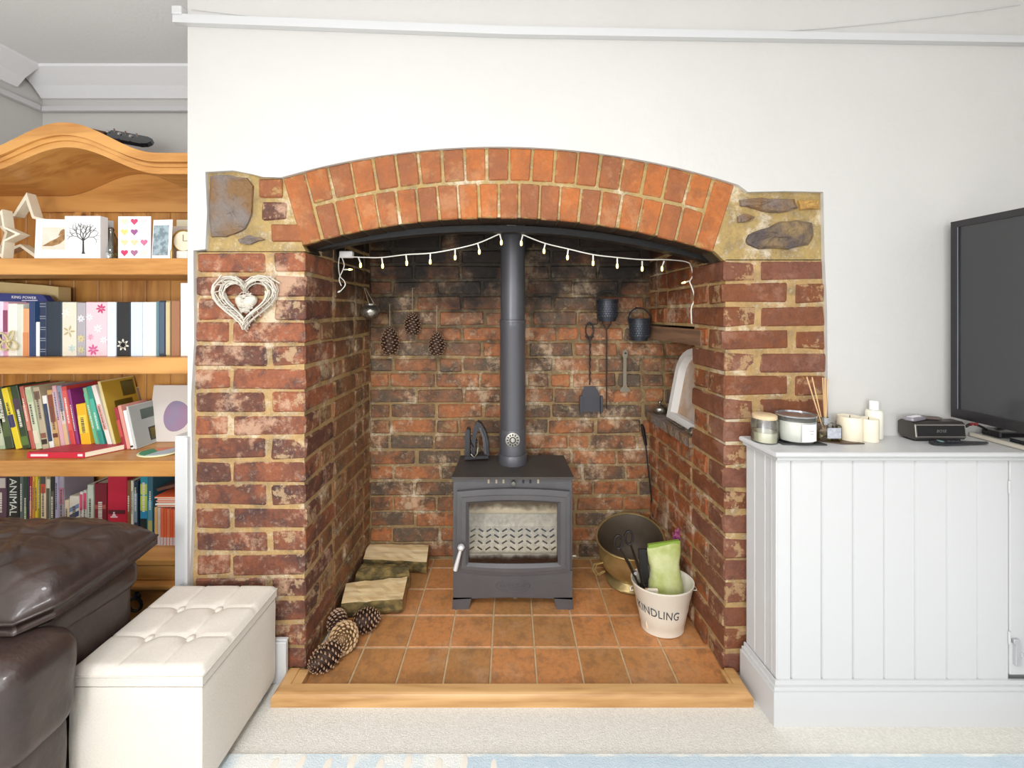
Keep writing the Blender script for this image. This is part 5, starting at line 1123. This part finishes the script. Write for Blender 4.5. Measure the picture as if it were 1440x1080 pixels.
for i in range(60):
    a, r, z = rr.uniform(0, 6.28), rr.uniform(0, .024), rr.uniform(.004, .030); c = Vector((PX(156, 1.49)+r*math.cos(a), 1.49+r*math.sin(a), Z1+z)); s_ = .004
    mo.add([c+Vector(v)*s_ for v in ((1, 0, 0), (-1, 0, 0), (0, 1, 0), (0, -1, 0), (0, 0, 1), (0, 0, -1))], [(0, 2, 4), (2, 1, 4), (1, 3, 4), (3, 0, 4), (2, 0, 5), (1, 2, 5), (3, 1, 5), (0, 3, 5)])
tag(mo.build('moss', mat('moss', '#5f8a4a', .9, col2='#c9a878', scale=90, amount=1), sg), kind='stuff')
t, w_, h_ = card(166, 212, 304.5, 1.445, 'white card covered in rows of pastel paper hearts')
HC = ['#d8d4b8', '#c8486c', '#d6cfd2', '#d8cf7c', '#9a5a8c', '#dcdde6', '#e0cfa0', '#d8cba0', '#c87090', '#d0406c', '#a87090', '#e0dfd0']
for i in range(12):
    r, c_ = divmod(i, 3); cx, cz = w_*(.20+.30*c_), h_*(.88-.24*r)
    MB().prism(heart(20, w_*.115, cx, cz), -.0010, .0003).build('paper_heart', colmat(HC[i]), t, world=False)
t, w_, h_ = card(213, 243, 309, 1.44, 'curled photo card with a grey etched bird drawing', tilt=-.12, lean=.05)
MB().box(w_*.05, w_*.84, -.0008, .0003, h_*.10, h_*.86).build('card_print', mat('grey_etching', '#9fb0b8', .7, col2='#6f8088', scale=60, amount=.9, sharp=.08), t, world=False)
cd = thing('cream_box_card', 'cream card box standing behind the brass magnifier', 'box', (PX(252, 1.53), 1.53, Z1)); MB().box(PX(243, 1.53), PX(270, 1.53), 1.53, 1.545, Z1+.001, PZ(318, 1.53), .001).build('carton', mat('cream_card', '#d3c8ba', .7), cd)
MB().box(PX(248, 1.55), PX(272, 1.55), 1.55, 1.56, Z1+.001, PZ(309, 1.55), .001).build('carton', colmat('#e3dcc0'), cd)
mg = thing('round_clock', 'small round brass-rimmed clock at the right end of the top shelf', 'clock', (PX(257, 1.46), 1.46, Z1))
cc = P(258, 339, 1.46); r = 15*1.46/570; RXc = Matrix.Translation(cc) @ Matrix.Rotation(PI/2, 4, 'X')
GOLD = mat('brass_rim', '#b8995a', .3, .9)
MB().tube([RXc @ Vector((r*math.cos(2*PI*i/32), r*math.sin(2*PI*i/32), 0)) for i in range(32)], .0035, 8, True).build('rim', GOLD, mg, True)
MB().lathe([(0, -.010), (r, -.010), (r, .0), (0, .0005)], (0, 0, 0), 32, M=RXc).build('face', mat('clock_face', '#e6ddc4', .4), mg, True)
MB().box(-.0007, .0007, 0, r*.6, .001, .002, 0, RXc).box(0, r*.45, -.0007, .0007, .001, .002, 0, RXc).build('hand', IRON, mg)
MB().box(cc.x-.02, cc.x+.02, 1.452, 1.475, Z1+.0005, cc.z-r+.002, .002).build('foot', colmat('#e9e6e0'), mg)
pn = MB().lathe([(0, 0), (.004, 0), (.004, .028), (.002, .034), (0, .036)], (PX(241.5, 1.43), 1.43, Z1+.0005), 10).build('brass_tube', GOLD, None, True); tag(pn, 'tiny brass tube standing left of the round clock', 'tube')
# guitar lying on top of the bookcase, headstock showing
gt = thing('guitar', 'black guitar headstock with tuning pegs showing above the bookcase arch', 'guitar', P(185, 198, 1.78))
G0, G1 = P(140, 186, 1.78), P(212, 201, 1.78); gd = (G1-G0).normalized(); gn = Vector((0, 1, 0)); gu = gd.cross(gn).normalized()
if gu.z < 0: gu = -gu
GMx = Matrix(((gd.x, gn.x, gu.x, G1.x), (gd.y, gn.y, gu.y, G1.y), (gd.z, gn.z, gu.z, G1.z), (0, 0, 0, 1)))
BLK = mat('guitar_black', '#20242a', .25, coat=.5)
MB().prism([(-.19, -.022), (-.17, -.034), (-.02, -.030), (0, -.018), (.004, 0), (-.004, .020), (-.03, .030), (-.17, .026), (-.19, .022)], -.010, .008, 'Z', GMx @ Matrix.Rotation(.85, 4, 'X')).build('headstock', BLK, gt)
MB().prism([(-.33, -.021), (-.19, -.020), (-.19, .020), (-.33, .021)], -.018, .004, 'Z', GMx).build('neck', wood_mat('neck_wood', '#6b3f24', '#4a2a18', 'X'), gt)
MB().tube([GMx @ Vector((-.26, 0, -.018)), Vector(((GMx @ Vector((-.26, 0, 0))).x, 1.78, FLOOR+.02))], .012, 10).lathe([(0, 0), (.09, 0), (.09, .012), (0, .02)], ((GMx @ Vector((-.26, 0, 0))).x, 1.78, FLOOR+.0005), 20).build('guitar_stand', IRON, gt, True)
for i in range(3):
    for s_ in (-1, 1):
        MB().tube([GMx @ Vector((-.04-.05*i, s_*.022, .008 if s_ < 0 else .0)), GMx @ Vector((-.04-.05*i, s_*.03, .022)), ], .003, 8).lathe([(0, 0), (.006, .001), (.008, .006), (.004, .012), (0, .013)], GMx @ Vector((-.045-.05*i, s_*.045, -.006)), 10).build('tuning_peg', CHROME, gt, True)
# ---------------------------------------------------------------- ottoman
ox0, ox1, oy0, oy1, oz0, oz1 = -1.074, -.7435, .983, 1.297, .022, .322
LINEN = mat('cream_linen', (220, 213, 202), .85, col2=(206, 198, 184), scale=180, amount=.5, bump=.0006, bscale=400, sheen=.15)
ot = thing('ottoman', 'cream linen cube ottoman with buttoned top beside the hearth', 'ottoman', ((ox0+ox1)/2, (oy0+oy1)/2, FLOOR))
MB().blob(ox0, ox1, oy0, oy1, oz0, oz1-.040, .010, 10, .0015, 9).build('base', LINEN, ot, True)
# lid: tufted grid
NX = NY_ = 48; vs = []; fs = []
sx3 = [ox0+(ox1-ox0)*k/3 for k in (1, 2)]; sy3 = [oy0+(oy1-oy0)*k/3 for k in (1, 2)]
for j in range(NY_+1):
    for i in range(NX+1):
        x = ox0+(ox1-ox0)*i/NX; y = oy0+(oy1-oy0)*j/NY_
        e = min(x-ox0, ox1-x, y-oy0, oy1-y); z = oz1+.004-(.016*(1-min(1, e/.016))**2)
        for s_ in sx3: z -= .0035*math.exp(-((x-s_)/.0035)**2)
        for s_ in sy3: z -= .0035*math.exp(-((y-s_)/.0035)**2)
        for a in sx3:
            for b in sy3: z -= .011*math.exp(-(((x-a)**2+(y-b)**2)/.018**2))
        z += .002*noise.noise(Vector((x*14, y*14, 0)))
        vs.append((x+.0*e, y, z))
for j in range(NY_):
    for i in range(NX): a = j*(NX+1)+i; fs.append((a, a+1, a+NX+2, a+NX+1))
ld = MB().add(vs, fs); n = len(vs)
bd = [i for i in range(NX+1)]+[(j)*(NX+1)+NX for j in range(1, NY_+1)]+[NY_*(NX+1)+i for i in range(NX-1, -1, -1)]+[j*(NX+1) for j in range(NY_-1, 0, -1)]
lo = [(vs[i][0], vs[i][1], oz1-.038) for i in bd]; m0 = len(bd); ld.add(lo, [])
ld.f += [(bd[i], bd[(i+1) % m0], n+(i+1) % m0, n+i) for i in range(m0)]; ld.f.append(tuple(n+i for i in range(m0))); ld.mi += [0]*(m0+1)
lid = ld.build('lid', LINEN, ot, 50)
MB().tube([(ox0+.001, oy0-.001, oz1-.0145), (ox1+.0005, oy0-.001, oz1-.0145), (ox1+.0005, oy1, oz1-.0145), (ox0, oy1, oz1-.0145)], .0022, 6, True).build('piping', LINEN, lid, True)
for a in sx3:
    for b in sy3: MB().lathe([(.0, .0045), (.006, .004), (.010, .001), (.011, -.003)], (a, b, oz1-.004), 16).build('button', LINEN, lid, True)
for x in (ox0+.02, ox1-.045):
    for y in (oy0+.02, oy1-.045): MB().box(x, x+.025, y, y+.025, FLOOR, oz0+.006, .002).build('leg', mat('dark_leg', '#2a211c', .5), ot)
# ---------------------------------------------------------------- leather recliner
LEA = mat('brown_leather', (62, 48, 43), .42, col2=(40, 32, 31), scale=9, amount=.8, bump=.0045, bscale=17, coat=.22, stretch=(1, 1.6, 1))
sf = thing('leather_recliner', 'dark brown leather recliner with padded arm, left of the ottoman', 'armchair', (-1.45, .98, FLOOR))
def slab(x0, x1, y0, y1, z0, z1, r, name, **k): return MB().blob(x0, x1, y0, y1, z0, z1, r, 22, **k).build(name, LEA, sf, 'all')
def armpad():
    mb = MB(); NU, NV = 100, 64; vs = []; fs = []
    # outline in plan (X, Y), from the photograph's silhouette; domed top and thin seam edge
    def half(u, v, top):
        x = -1.80+(.0)*v; 
        xr = -1.045-.018*(1-v)**2-.10*max(0, .16-v)**1*2 - .0; X = x+(xr-x)*u
        yf = .895+.0*u; yb = 1.205; Y = yf+(yb-yf)*v
        ex = 1-abs(2*u-1)**5 if u > .5 else 1; ey = 1-abs(2*v-1)**4
        k = max(0, ex)*max(0, ey); h = k**.5
        base = .478+.028*v+.010*u
        wr = .012*noise.noise(Vector((X*7, Y*14, 1)))+.008*noise.noise(Vector((X*16+Y*8, Y*30, 5)))-.007*max(0, 1-6*abs(noise.noise(Vector((X*9+Y*5, Y*17-X*3, 9)))))
        z = base+(.014+.095*h+wr*h if top else -.012-.03*h)
        return (X, Y, z)
    for top in (1, 0):
        for j in range(NV+1):
            for i in range(NU+1): vs.append(half(i/NU, j/NV, top))
    M_ = (NU+1)*(NV+1)
    for j in range(NV):
        for i in range(NU):
            a = j*(NU+1)+i; fs.append((a, a+1, a+NU+2, a+NU+1)); a += M_; fs.append((a, a+NU+1, a+NU+2, a+1))
    eb = [i for i in range(NU+1)]+[j*(NU+1)+NU for j in range(1, NV+1)]+[NV*(NU+1)+i for i in range(NU-1, -1, -1)]+[j*(NU+1) for j in range(NV-1, 0, -1)]
    fs += [(eb[i], eb[(i+1) % len(eb)], eb[(i+1) % len(eb)]+M_, eb[i]+M_) for i in range(len(eb))]
    mb.add(vs, fs); return mb, half
mb, half = armpad(); pad = mb.build('arm_pad', LEA, sf, 'all')
seam = [half(i/30, 0, 1) for i in range(16, 31)]+[half(1, j/24, 1) for j in range(1, 25)]
MB().tube([Vector(p)+Vector((0, 0, .0)) for p in seam], .0035, 6).build('welt', LEA, pad, True)
st = MB(); 
for a, b in zip(seam, seam[1:]):
    a, b = Vector(a), Vector(b); dd = b-a
    nst = max(1, int(dd.length/.009))
    for k in range(nst): p0 = a+dd*(k+.2)/nst+Vector((-.008, .004, .0075)); p1 = a+dd*(k+.7)/nst+Vector((-.008, .004, .0075)); st.tube([p0, p1], .0008, 4)
tag(st.build('stitching', mat('tan_thread', '#8f7a68', .7), pad), kind='stuff')
slab(-1.80, -1.083, .95, 1.185, .04, .485, .045, 'arm_side', disp=.006, dscale=5)
slab(-1.80, -1.075, .925, 1.19, .395, .485, .035, 'arm_roll', disp=.006, dscale=7)
slab(-1.80, -1.006, .80, .972, .235, .468, .055, 'footrest', disp=.007, dscale=6)
slab(-1.80, -1.035, .82, .97, .02, .262, .04, 'lower_front', disp=.006, dscale=6)
MB().tube([(-1.80, .81, .262), (-1.08, .803, .258), (-1.05, .81, .258)], .0035, 6).build('welt', LEA, sf, True)
# ---------------------------------------------------------------- rug
rug = thing('rug', 'pale blue and cream patterned rug at the bottom edge of the view', 'rug', (.2, .5, FLOOR))
RUGM = mat('rug_pile', '#cfdade', .95, col2='#e8e8e2', scale=9, amount=1, bump=.002, bscale=300, sharp=.06)
RY = 1.098
MB().box(PX(306, RY), 1.50, -.6, RY, FLOOR+.0005, FLOOR+.006, .002).build('rug_body', RUGM, rug)
for i, x in enumerate((395, 430, 468, 500, 540, 577, 620, 655, 695)):
    c = (PX(x, 1.10), 1.075+.008*(i % 2)); MB().lathe([(0, 0), (.011, .0), (.008, .0008), (0, .001)], (c[0], c[1]-.01, FLOOR+.0058), 10, 1, 2.2).build('woven_motif', mat('rug_cream', '#e6dfd2', .95), rug)
MB().box(PX(655, RY), 1.48, 1.00, RY-.010, FLOOR+.0055, FLOOR+.0066).build('woven_border', mat('rug_blue', '#bccdd8', .95, col2='#cfdae0', scale=30, bump=.002, bscale=300), rug)
# ---------------------------------------------------------------- white cabinet
CF = 1.19; CZT = .788
cbn = thing('white_cabinet', 'long white tongue-and-groove cabinet with skirting, right of the fireplace', 'cabinet', (1.3, 1.26, FLOOR))
cxl = .785; cxr_ = 2.34
def sx(d): return .785-(.0125)*(d-1.19)/.145   # left side runs back slightly skewed
top = [(.768, 1.172), (cxr_, 1.172), (cxr_, FACE-.011), (.757, FACE-.011)]
MB().prism(top, CZT-.013, CZT, 'Z').build('worktop', GLOSSW, cbn)
def nose(path, z, r, name):
    MB().tube(path, r, 10).build(name, GLOSSW, cbn, True)
nose([(.757, FACE-.012, CZT-.0075), (.768, 1.172, CZT-.0075), (cxr_, 1.172, CZT-.0075)], 0, .0078, 'worktop_nosing')
nose([(.768, FACE-.012, CZT-.022), (.779, 1.183, CZT-.022), (cxr_, 1.183, CZT-.022)], 0, .007, 'cove_moulding')
gx = [PX(x, CF) for x in (1092, 1113, 1156, 1200, 1243.5, 1287, 1332, 1375, 1419)]
zb_, zt_ = .098, CZT-.014
for a, b in zip(gx, gx[1:]):
    MB().prism([(a+.0006, CF+.012), (a+.0008, CF+.004), (a+.0032, CF), (b-.0032, CF), (b-.0008, CF+.004), (b-.0006, CF+.012)], zb_, zt_, 'Z').build('board', GLOSSW, cbn)
MB().box(cxl+.004, gx[-1], CF+.0115, CF+.02, zb_, zt_).box(sx(FACE)+.01, cxr_, CF+.02, FACE-.012, FLOOR+.01, zt_-.002).build('carcass', GLOSSW, cbn)
dy_ = [1.1905, 1.236, 1.282, FACE-.011]
for a, b in zip(dy_, dy_[1:]):
    a2, b2 = a+.0006, b-.0006
    MB().prism([(sx(a2)+.012, a2), (sx(a2)+.0022, a2), (sx(a2+.002), a2+.002), (sx(b2-.002), b2-.002), (sx(b2)+.0022, b2), (sx(b2)+.012, b2)], zb_, zt_, 'Z').build('board', GLOSSW, cbn)
dr2 = MB().box(gx[-1]+.0015, 1.93, CF-.001, CF+.018, zb_+.03, zt_-.004, .0015).build('door', GLOSSW, cbn)
for y in (685, 897): MB().tube([P(1419.5, y-9, CF-.003), P(1419.5, y+9, CF-.003)], .003, 8).build('hinge', GLOSSW, dr2, True)
MB().box(PX(1426, 1.186), PX(1434, 1.186), 1.181, 1.189, PZ(935, 1.186), PZ(902, 1.186), .001).box(PX(1423, 1.186), PX(1432, 1.186), 1.180, 1.188, PZ(904, 1.186), PZ(898, 1.186), .001).lathe([(0, -.008), (.003, -.006), (.003, .006), (0, .008)], P(1437, 921, 1.180), 10).build('latch', mat('brushed_latch', '#cfd0d2', .35, .6), dr2)
# plinth skirting round the cabinet
MB().prism([(.7655, 1.172), (cxr_, 1.172), (cxr_, 1.19), (.776, 1.19), (.770, FACE-.011), (.754, FACE-.011)], FLOOR, .092, 'Z').build('skirting', GLOSSW, cbn)
MB().prism([(.770, 1.177), (cxr_, 1.177), (cxr_, 1.19), (.776, 1.19), (.770, FACE-.0112), (.759, FACE-.0112)], .0922, .103, 'Z').prism([(.777, 1.184), (cxr_, 1.184), (cxr_, 1.1899), (.780, 1.1899), (.7715, FACE-.0113), (.766, FACE-.0113)], .1032, .116, 'Z').build('skirting_moulding', GLOSSW, cbn)
# return unit along the right wall, with its own worktop
ru = thing('side_cabinet', 'white return cabinet top running towards the viewer under the television', 'cabinet', (1.9, 1.2, FLOOR))
MB().box(1.56, 2.34, .30, 1.150, FLOOR+.004, CZT-.005, .003).build('carcass', GLOSSW, ru)
MB().box(1.515, 2.34, .28, 1.160, CZT-.004, CZT+.010, .003).build('worktop', mat('grey_white_top', '#cdccca', .5), ru)
MB().box(1.512, 2.34, 1.166, FACE-.012, CZT+.0005, CZT+.010, .002).build('raised_board', MATS['grey_white_top'], cbn)
MB().box(1.500, 1.5115, 1.166, FACE-.012, CZT+.0008, CZT+.013, .002).build('board_lipping', mat('cream_lipping', '#efe6d4', .4), cbn)
MB().box(1.500, 1.5145, .28, 1.160, CZT-.004, CZT+.013, .002).build('worktop_lipping', mat('cream_lipping', '#efe6d4', .4), ru)
# ---------------------------------------------------------------- television
tv = thing('television', 'black flat television seen side-on at the right edge, on the white cabinets', 'television', (1.43, 1.0, CZT+.013))
TVB = mat('tv_black', '#211f22', .3, coat=.3); ty0, ty1 = .52, 1.303; tz0, tz1 = PZ(586, 1.303), PZ(312.5, 1.303); tx = PX(1340, 1.303)
Mt = Matrix.Translation((tx, ty1, 0)) @ Matrix.Rotation(.02, 4, 'Z') @ Matrix.Translation((-tx, -ty1, 0))
MB().box(tx, tx+.030, ty0, ty1, tz0, tz1, .004, Mt).build('housing', TVB, tv)
fb = MB(); bw = .020
for a in ((ty0, ty0+bw, tz0, tz1), (ty1-bw, ty1, tz0, tz1), (ty0+bw, ty1-bw, tz1-bw, tz1), (ty0+bw, ty1-bw, tz0, tz0+bw*1.5)): fb.box(tx-.007, tx-.0002, *a, 0, Mt)
fb.build('bezel', TVB, tv)
MB().box(tx-.0025, tx-.0003, ty0+bw, ty1-bw, tz0+bw*1.5, tz1-bw, 0, Mt).build('screen', mat('tv_screen', '#3a3a3c', .12, spec=.6), tv)
MB().box(tx-.0078, tx-.0068, ty1-bw-.0012, ty1-bw+.0006, tz0+.03, tz1-.02, 0, Mt).build('bezel_edge', mat('tv_edge', '#9aa0ac', .3, .6), tv)
MB().box(1.46, 1.54, .86, .96, CZT+.013, tz0+.08, .006).build('stand_neck', TVB, tv)
MB().prism([(1.525, 1.235), (1.80, 1.235), (1.80, .75), (1.525, .75)], CZT+.0103, CZT+.022, 'Z').build('stand_foot', mat('tv_foot', '#20242e', .15, coat=.6), tv)
bxs = thing('set_top_box', 'small glossy dark box lying below the television', 'set-top box', (1.56, 1.28, CZT+.0105))
MB().box(1.53, 1.68, 1.262, 1.315, CZT+.0108, CZT+.030, .003).build('casing', TVB, bxs)
cbx = thing('cable_tangle', 'dark cable tangle with red plugs under the television corner', 'cable', P(1372, 598, 1.31))
MB().tube(smooth([tuple(P(x, y, 1.30)) for x, y in ((1358, 600), (1366, 596), (1378, 599), (1392, 606), (1402, 602), (1412, 603))]), .004, 6).build('lead', TVB, cbx, True)
for x in (1364, 1370): MB().tube([P(x, 597, 1.297), P(x+4, 596, 1.297)], .0045, 7).build('plug', colmat('#a3383a'), cbx)
# ---------------------------------------------------------------- things on the worktop
T0 = CZT+.0006
def at(x, d): return (PX(x, d), d, T0)
WAX = mat('cream_wax', '#efe6cf', .5, col2='#e6dab8', scale=10, amount=.5); JG = glass('jar_glass', '#fafcfb', .08, .03)
lathe_thing('candle_jar', 'frosted glass candle jar with a flat cork lid, leftmost on the cabinet', 'candle', at(1075, 1.268),
  [('glass', [(0, 0), (.034, .0005), (.037, .004), (.037, .066), (.034, .071), (.034, .073)], glass('frosted_glass', '#f0f5f2', .18, .3)), ('wax', [(0, .003), (.034, .003), (.034, .032), (0, .033)], WAX), ('lid', [(0, .073), (.0345, .073), (.0345, .083), (.032, .085), (0, .085)], mat('cork_lid', '#e0c9a4', .8, col2='#caa97c', scale=60))])
mt = thing('slate_coaster', 'dark slate coaster under the large glass candle', 'coaster', (PX(1119, 1.262), 1.262, T0), rotz=.0)
MB().prism([(-.060, -.030), (.070, -.036), (.048, .046), (-.060, .046)], 0, .004, 'Z').build('coaster_slab', mat('dark_slate', '#3b3d3b', .35), mt, world=False)
cj = lathe_thing('large_candle', 'large clear glass candle bowl with white label on the slate coaster', 'candle', (PX(1119, 1.262), 1.262, T0+.0045),
  [('glass', [(0, .0), (.050, .0005), (.054, .005), (.057, .03), (.0575, .080), (.0575, .083)], JG), ('wax', [(0, .006), (.0515, .006), (.0545, .03), (.055, .066), (0, .067)], mat('white_wax', '#f0eee6', .5)), ('rim', [(.0575, .079), (.0585, .080), (.0585, .0835), (.056, .0835), (.056, .081)], mat('silver_rim', '#b9bcc0', .2, .8))], sx=1, sy=.85)
def wrapc(r, a0, z0, sy=1):
    def f(v): a = a0+v.x/r; return Vector((r*math.cos(a), r*sy*math.sin(a)-v.z*.5, z0+v.y))
    return f
lbm = MB(); f_ = wrapc(.0581, -1.45, .036, .85); n = 10
lbm.add([f_(Vector((-.022+.052*i/n, s_*.026, 0))) for s_ in (-1, 1) for i in range(n+1)], [(i, i+1, n+2+i, n+1+i) for i in range(n)]); lbm.build('label', CW, cj, world=False)
MB().text('VOTIVE', .0070, None, .0003, fn=wrapc(.0585, -1.27, .040, .85)).build('label_lettering', colmat('#8d8d90'), cj, world=False) if False else None
for dz, w_ in ((.006, .018), (-.003, .012)):
    m_ = MB(); f2 = wrapc(.0585, -1.33, .036+dz, .85); m_.add([f2(Vector((-w_/2+w_*i/6, s_*.0008, 0))) for s_ in (-1, 1) for i in range(7)], [(i, i+1, 8+i, 7+i) for i in range(6)]); m_.build('label_print', colmat('#9a9a9c'), cj, world=False)
bc2 = thing('brown_coaster', 'thin brown leather coaster under the reed diffuser', 'coaster', (PX(1172, 1.262), 1.262, T0))
MB().prism([(-.062, .030), (-.030, -.006), (.006, -.024), (.078, -.022), (.030, .030)], 0, .003, 'Z').build('coaster_slab', mat('brown_slab', '#55402f', .4), bc2, world=False)
rdx, rdy = PX(1161, 1.275), 1.277
rdf = thing('reed_diffuser', 'square glass reed diffuser with silver neck and pale reeds', 'diffuser', (rdx, rdy, T0+.0035))
MB().box(-.036, .036, -.024, .024, 0, .050, .006).build('bottle', JG, rdf, world=False)
MB().box(-.031, .031, -.020, .020, .004, .026, .003).build('oil', glass('pale_oil', '#f2e9a8', .05), rdf, world=False)
MB().lathe([(.012, .050), (.012, .054), (.014, .055), (.014, .070), (.009, .070), (.009, .056)], (0, 0, 0), 20).build('collar', mat('silver_rim', '#b9bcc0', .2, .8), rdf, True, world=False)
MB().box(-.012, .030, -.0252, -.0244, .010, .042).build('label', mat('label_grey', '#c9cbd2', .5, col2='#9a9ca8', scale=120, amount=.8), rdf, world=False)
for x, y, dd in ((1134.5, 530, -.012), (1142, 530.5, .008), (1157, 531, .006), (1160, 531, -.01), (1164, 533, .0)):
    tip = P(x, y, rdy+dd); MB().tube([(0, 0, .012), (tip.x-rdx, tip.y-rdy, tip.z-T0-.0035)], .0019, 6).build('reed', mat('reed_stick', '#d9b384', .8), rdf, world=False)
def pillar(label, x, d, r, h):
    return lathe_thing('pillar_candle', label, 'candle', at(x, d), [('wax', [(0, 0), (r*.97, 0), (r, .003), (r*1.0, h-.003), (r*.96, h), (r*.80, h-.002), (0, h-.005)], WAX), ('wick', [(.0010, h-.006), (.0010, h+.003), (0, h+.004)], IRON)], 'cream pillar candles')
pillar('fatter cream pillar candle right of the reed diffuser', 1195, 1.283, .033, .075)
pillar('narrower cream pillar candle standing beside the fat one', 1221.5, 1.275, .0255, .070)
lathe_thing('pump_bottle', 'white lotion bottle with square cap behind the cream candles', 'bottle', at(1229, 1.304), [('bottle_body', [(0, 0), (.021, 0), (.023, .003), (.023, .082), (.020, .089), (.010, .090)], mat('bottle_white', '#f0eedd', .4)), ('cap', [(.0, .091), (.0125, .0905), (.0125, .117), (.011, .119), (0, .119)], mat('white_plastic', '#f1f0ee', .35))])
# speaker: rounded bar
spk = thing('bluetooth_speaker', 'small grey metal portable speaker lettered BOSE on the cabinet', 'speaker', (PX(1322, 1.262), 1.29, T0))
sa, sb2 = PX(1287, 1.262), PX(1359, 1.262); s0, s1 = 1.262, 1.318
GRY = mat('speaker_shell', '#5d5a56', .4, .7)
MB().prism([(s0+.006, .004), (s0, .012), (s0+.004, .052), (s0+.012, .058), (s1-.010, .058), (s1, .050), (s1+.0, .014), (s1-.008, .004)], sa, sb2, 'X', Matrix.Translation((0, 0, T0+.002))).build('shell', GRY, spk)
MB().box(sa+.008, sb2-.008, s0+.008, s1-.008, T0, T0+.0065, .001).build('rubber_base', IRON, spk)
Ms = Matrix.Translation((0, s0, T0+.014)) @ Matrix.Rotation(-.10, 4, 'X')
MB().box(sa+.001, sb2-.001, -.0024, .003, 0, .040, .001, Ms).build('front_trim', mat('speaker_trim', '#a9a69e', .3, .8), spk)
MB().box(sa+.005, sb2-.005, -.0034, -.0020, .003, .036, .001, Ms).build('grille', mat('speaker_grille', '#201f20', .6, .2), spk)
MB().text('BOSE', .012, Ms @ Matrix.Translation(((sa+sb2)/2, -.0036, .019)) @ Matrix.Rotation(PI/2, 4, 'X'), .0004, font_shear=.3, spacing=1.15).build('lettering', mat('speaker_logo', '#8c8a86', .4, .6), spk)
rm = thing('remote_control', 'silver-grey remote lying on top of the speaker', 'remote control', (PX(1284, 1.29), 1.285, T0+.061), 'remotes by the speaker', .35)
MB().blob(-.034, .036, -.014, .014, 0, .012, .006, 6).build('casing', mat('remote_silver', '#9d98a2', .4, .3), rm, True, world=False)
for i in range(5): MB().box(-.026+.011*i, -.020+.011*i, -.008, .008, .0115, .0135, .001).build('button', colmat('#d8d6da'), rm, world=False)
rm = thing('remote_control', 'brownish remote lying crosswise on the right end of the speaker top', 'remote control', (PX(1312, 1.29), 1.295, T0+.061), 'remotes by the speaker', -.3)
MB().blob(-.028, .024, -.010, .010, 0, .010, .005, 6).build('casing', mat('remote_brown', '#5f544e', .4), rm, True, world=False)
rm = thing('remote_control', 'long black curved remote lying in front of the speaker', 'remote control', (PX(1348, 1.235), 1.236, T0), 'remotes by the speaker', .05)
rp_ = MB(); vs = []; NS = 14
for i in range(NS+1):
    u = i/NS; hw = (.019-.009*u)*(1-(1-min(1, u*5))**2*.5)*(1-.55*max(0, (u-.86)/.14)**2); hh = .012-.006*u; x = -.085+.178*u
    for k in range(12): a = 2*PI*k/12; vs.append((x, math.cos(a)*hw, .0135*.0+hh*.5+.001+math.sin(a)*hh*.5))
rp_.add(vs, [(i*12+k, i*12+(k+1) % 12, (i+1)*12+(k+1) % 12, (i+1)*12+k) for i in range(NS) for k in range(12)]+[tuple(range(12))[::-1], tuple(NS*12+k for k in range(12))])
rp_.build('casing', mat('remote_black', '#2c2d31', .3), rm, True, world=False)
MB().lathe([(0, 0), (.009, 0), (.008, .002), (0, .0025)], (-.058, 0, .0112), 16).build('button', mat('remote_button', '#6d8a8a', .3), rm, True, world=False)
for i in range(3): MB().lathe([(0, 0), (.0028, 0), (.0028, .0016), (0, .0018)], (-.030+.014*i, 0, .0100-.0006*i), 10).build('button', colmat('#8a8c90'), rm, world=False)
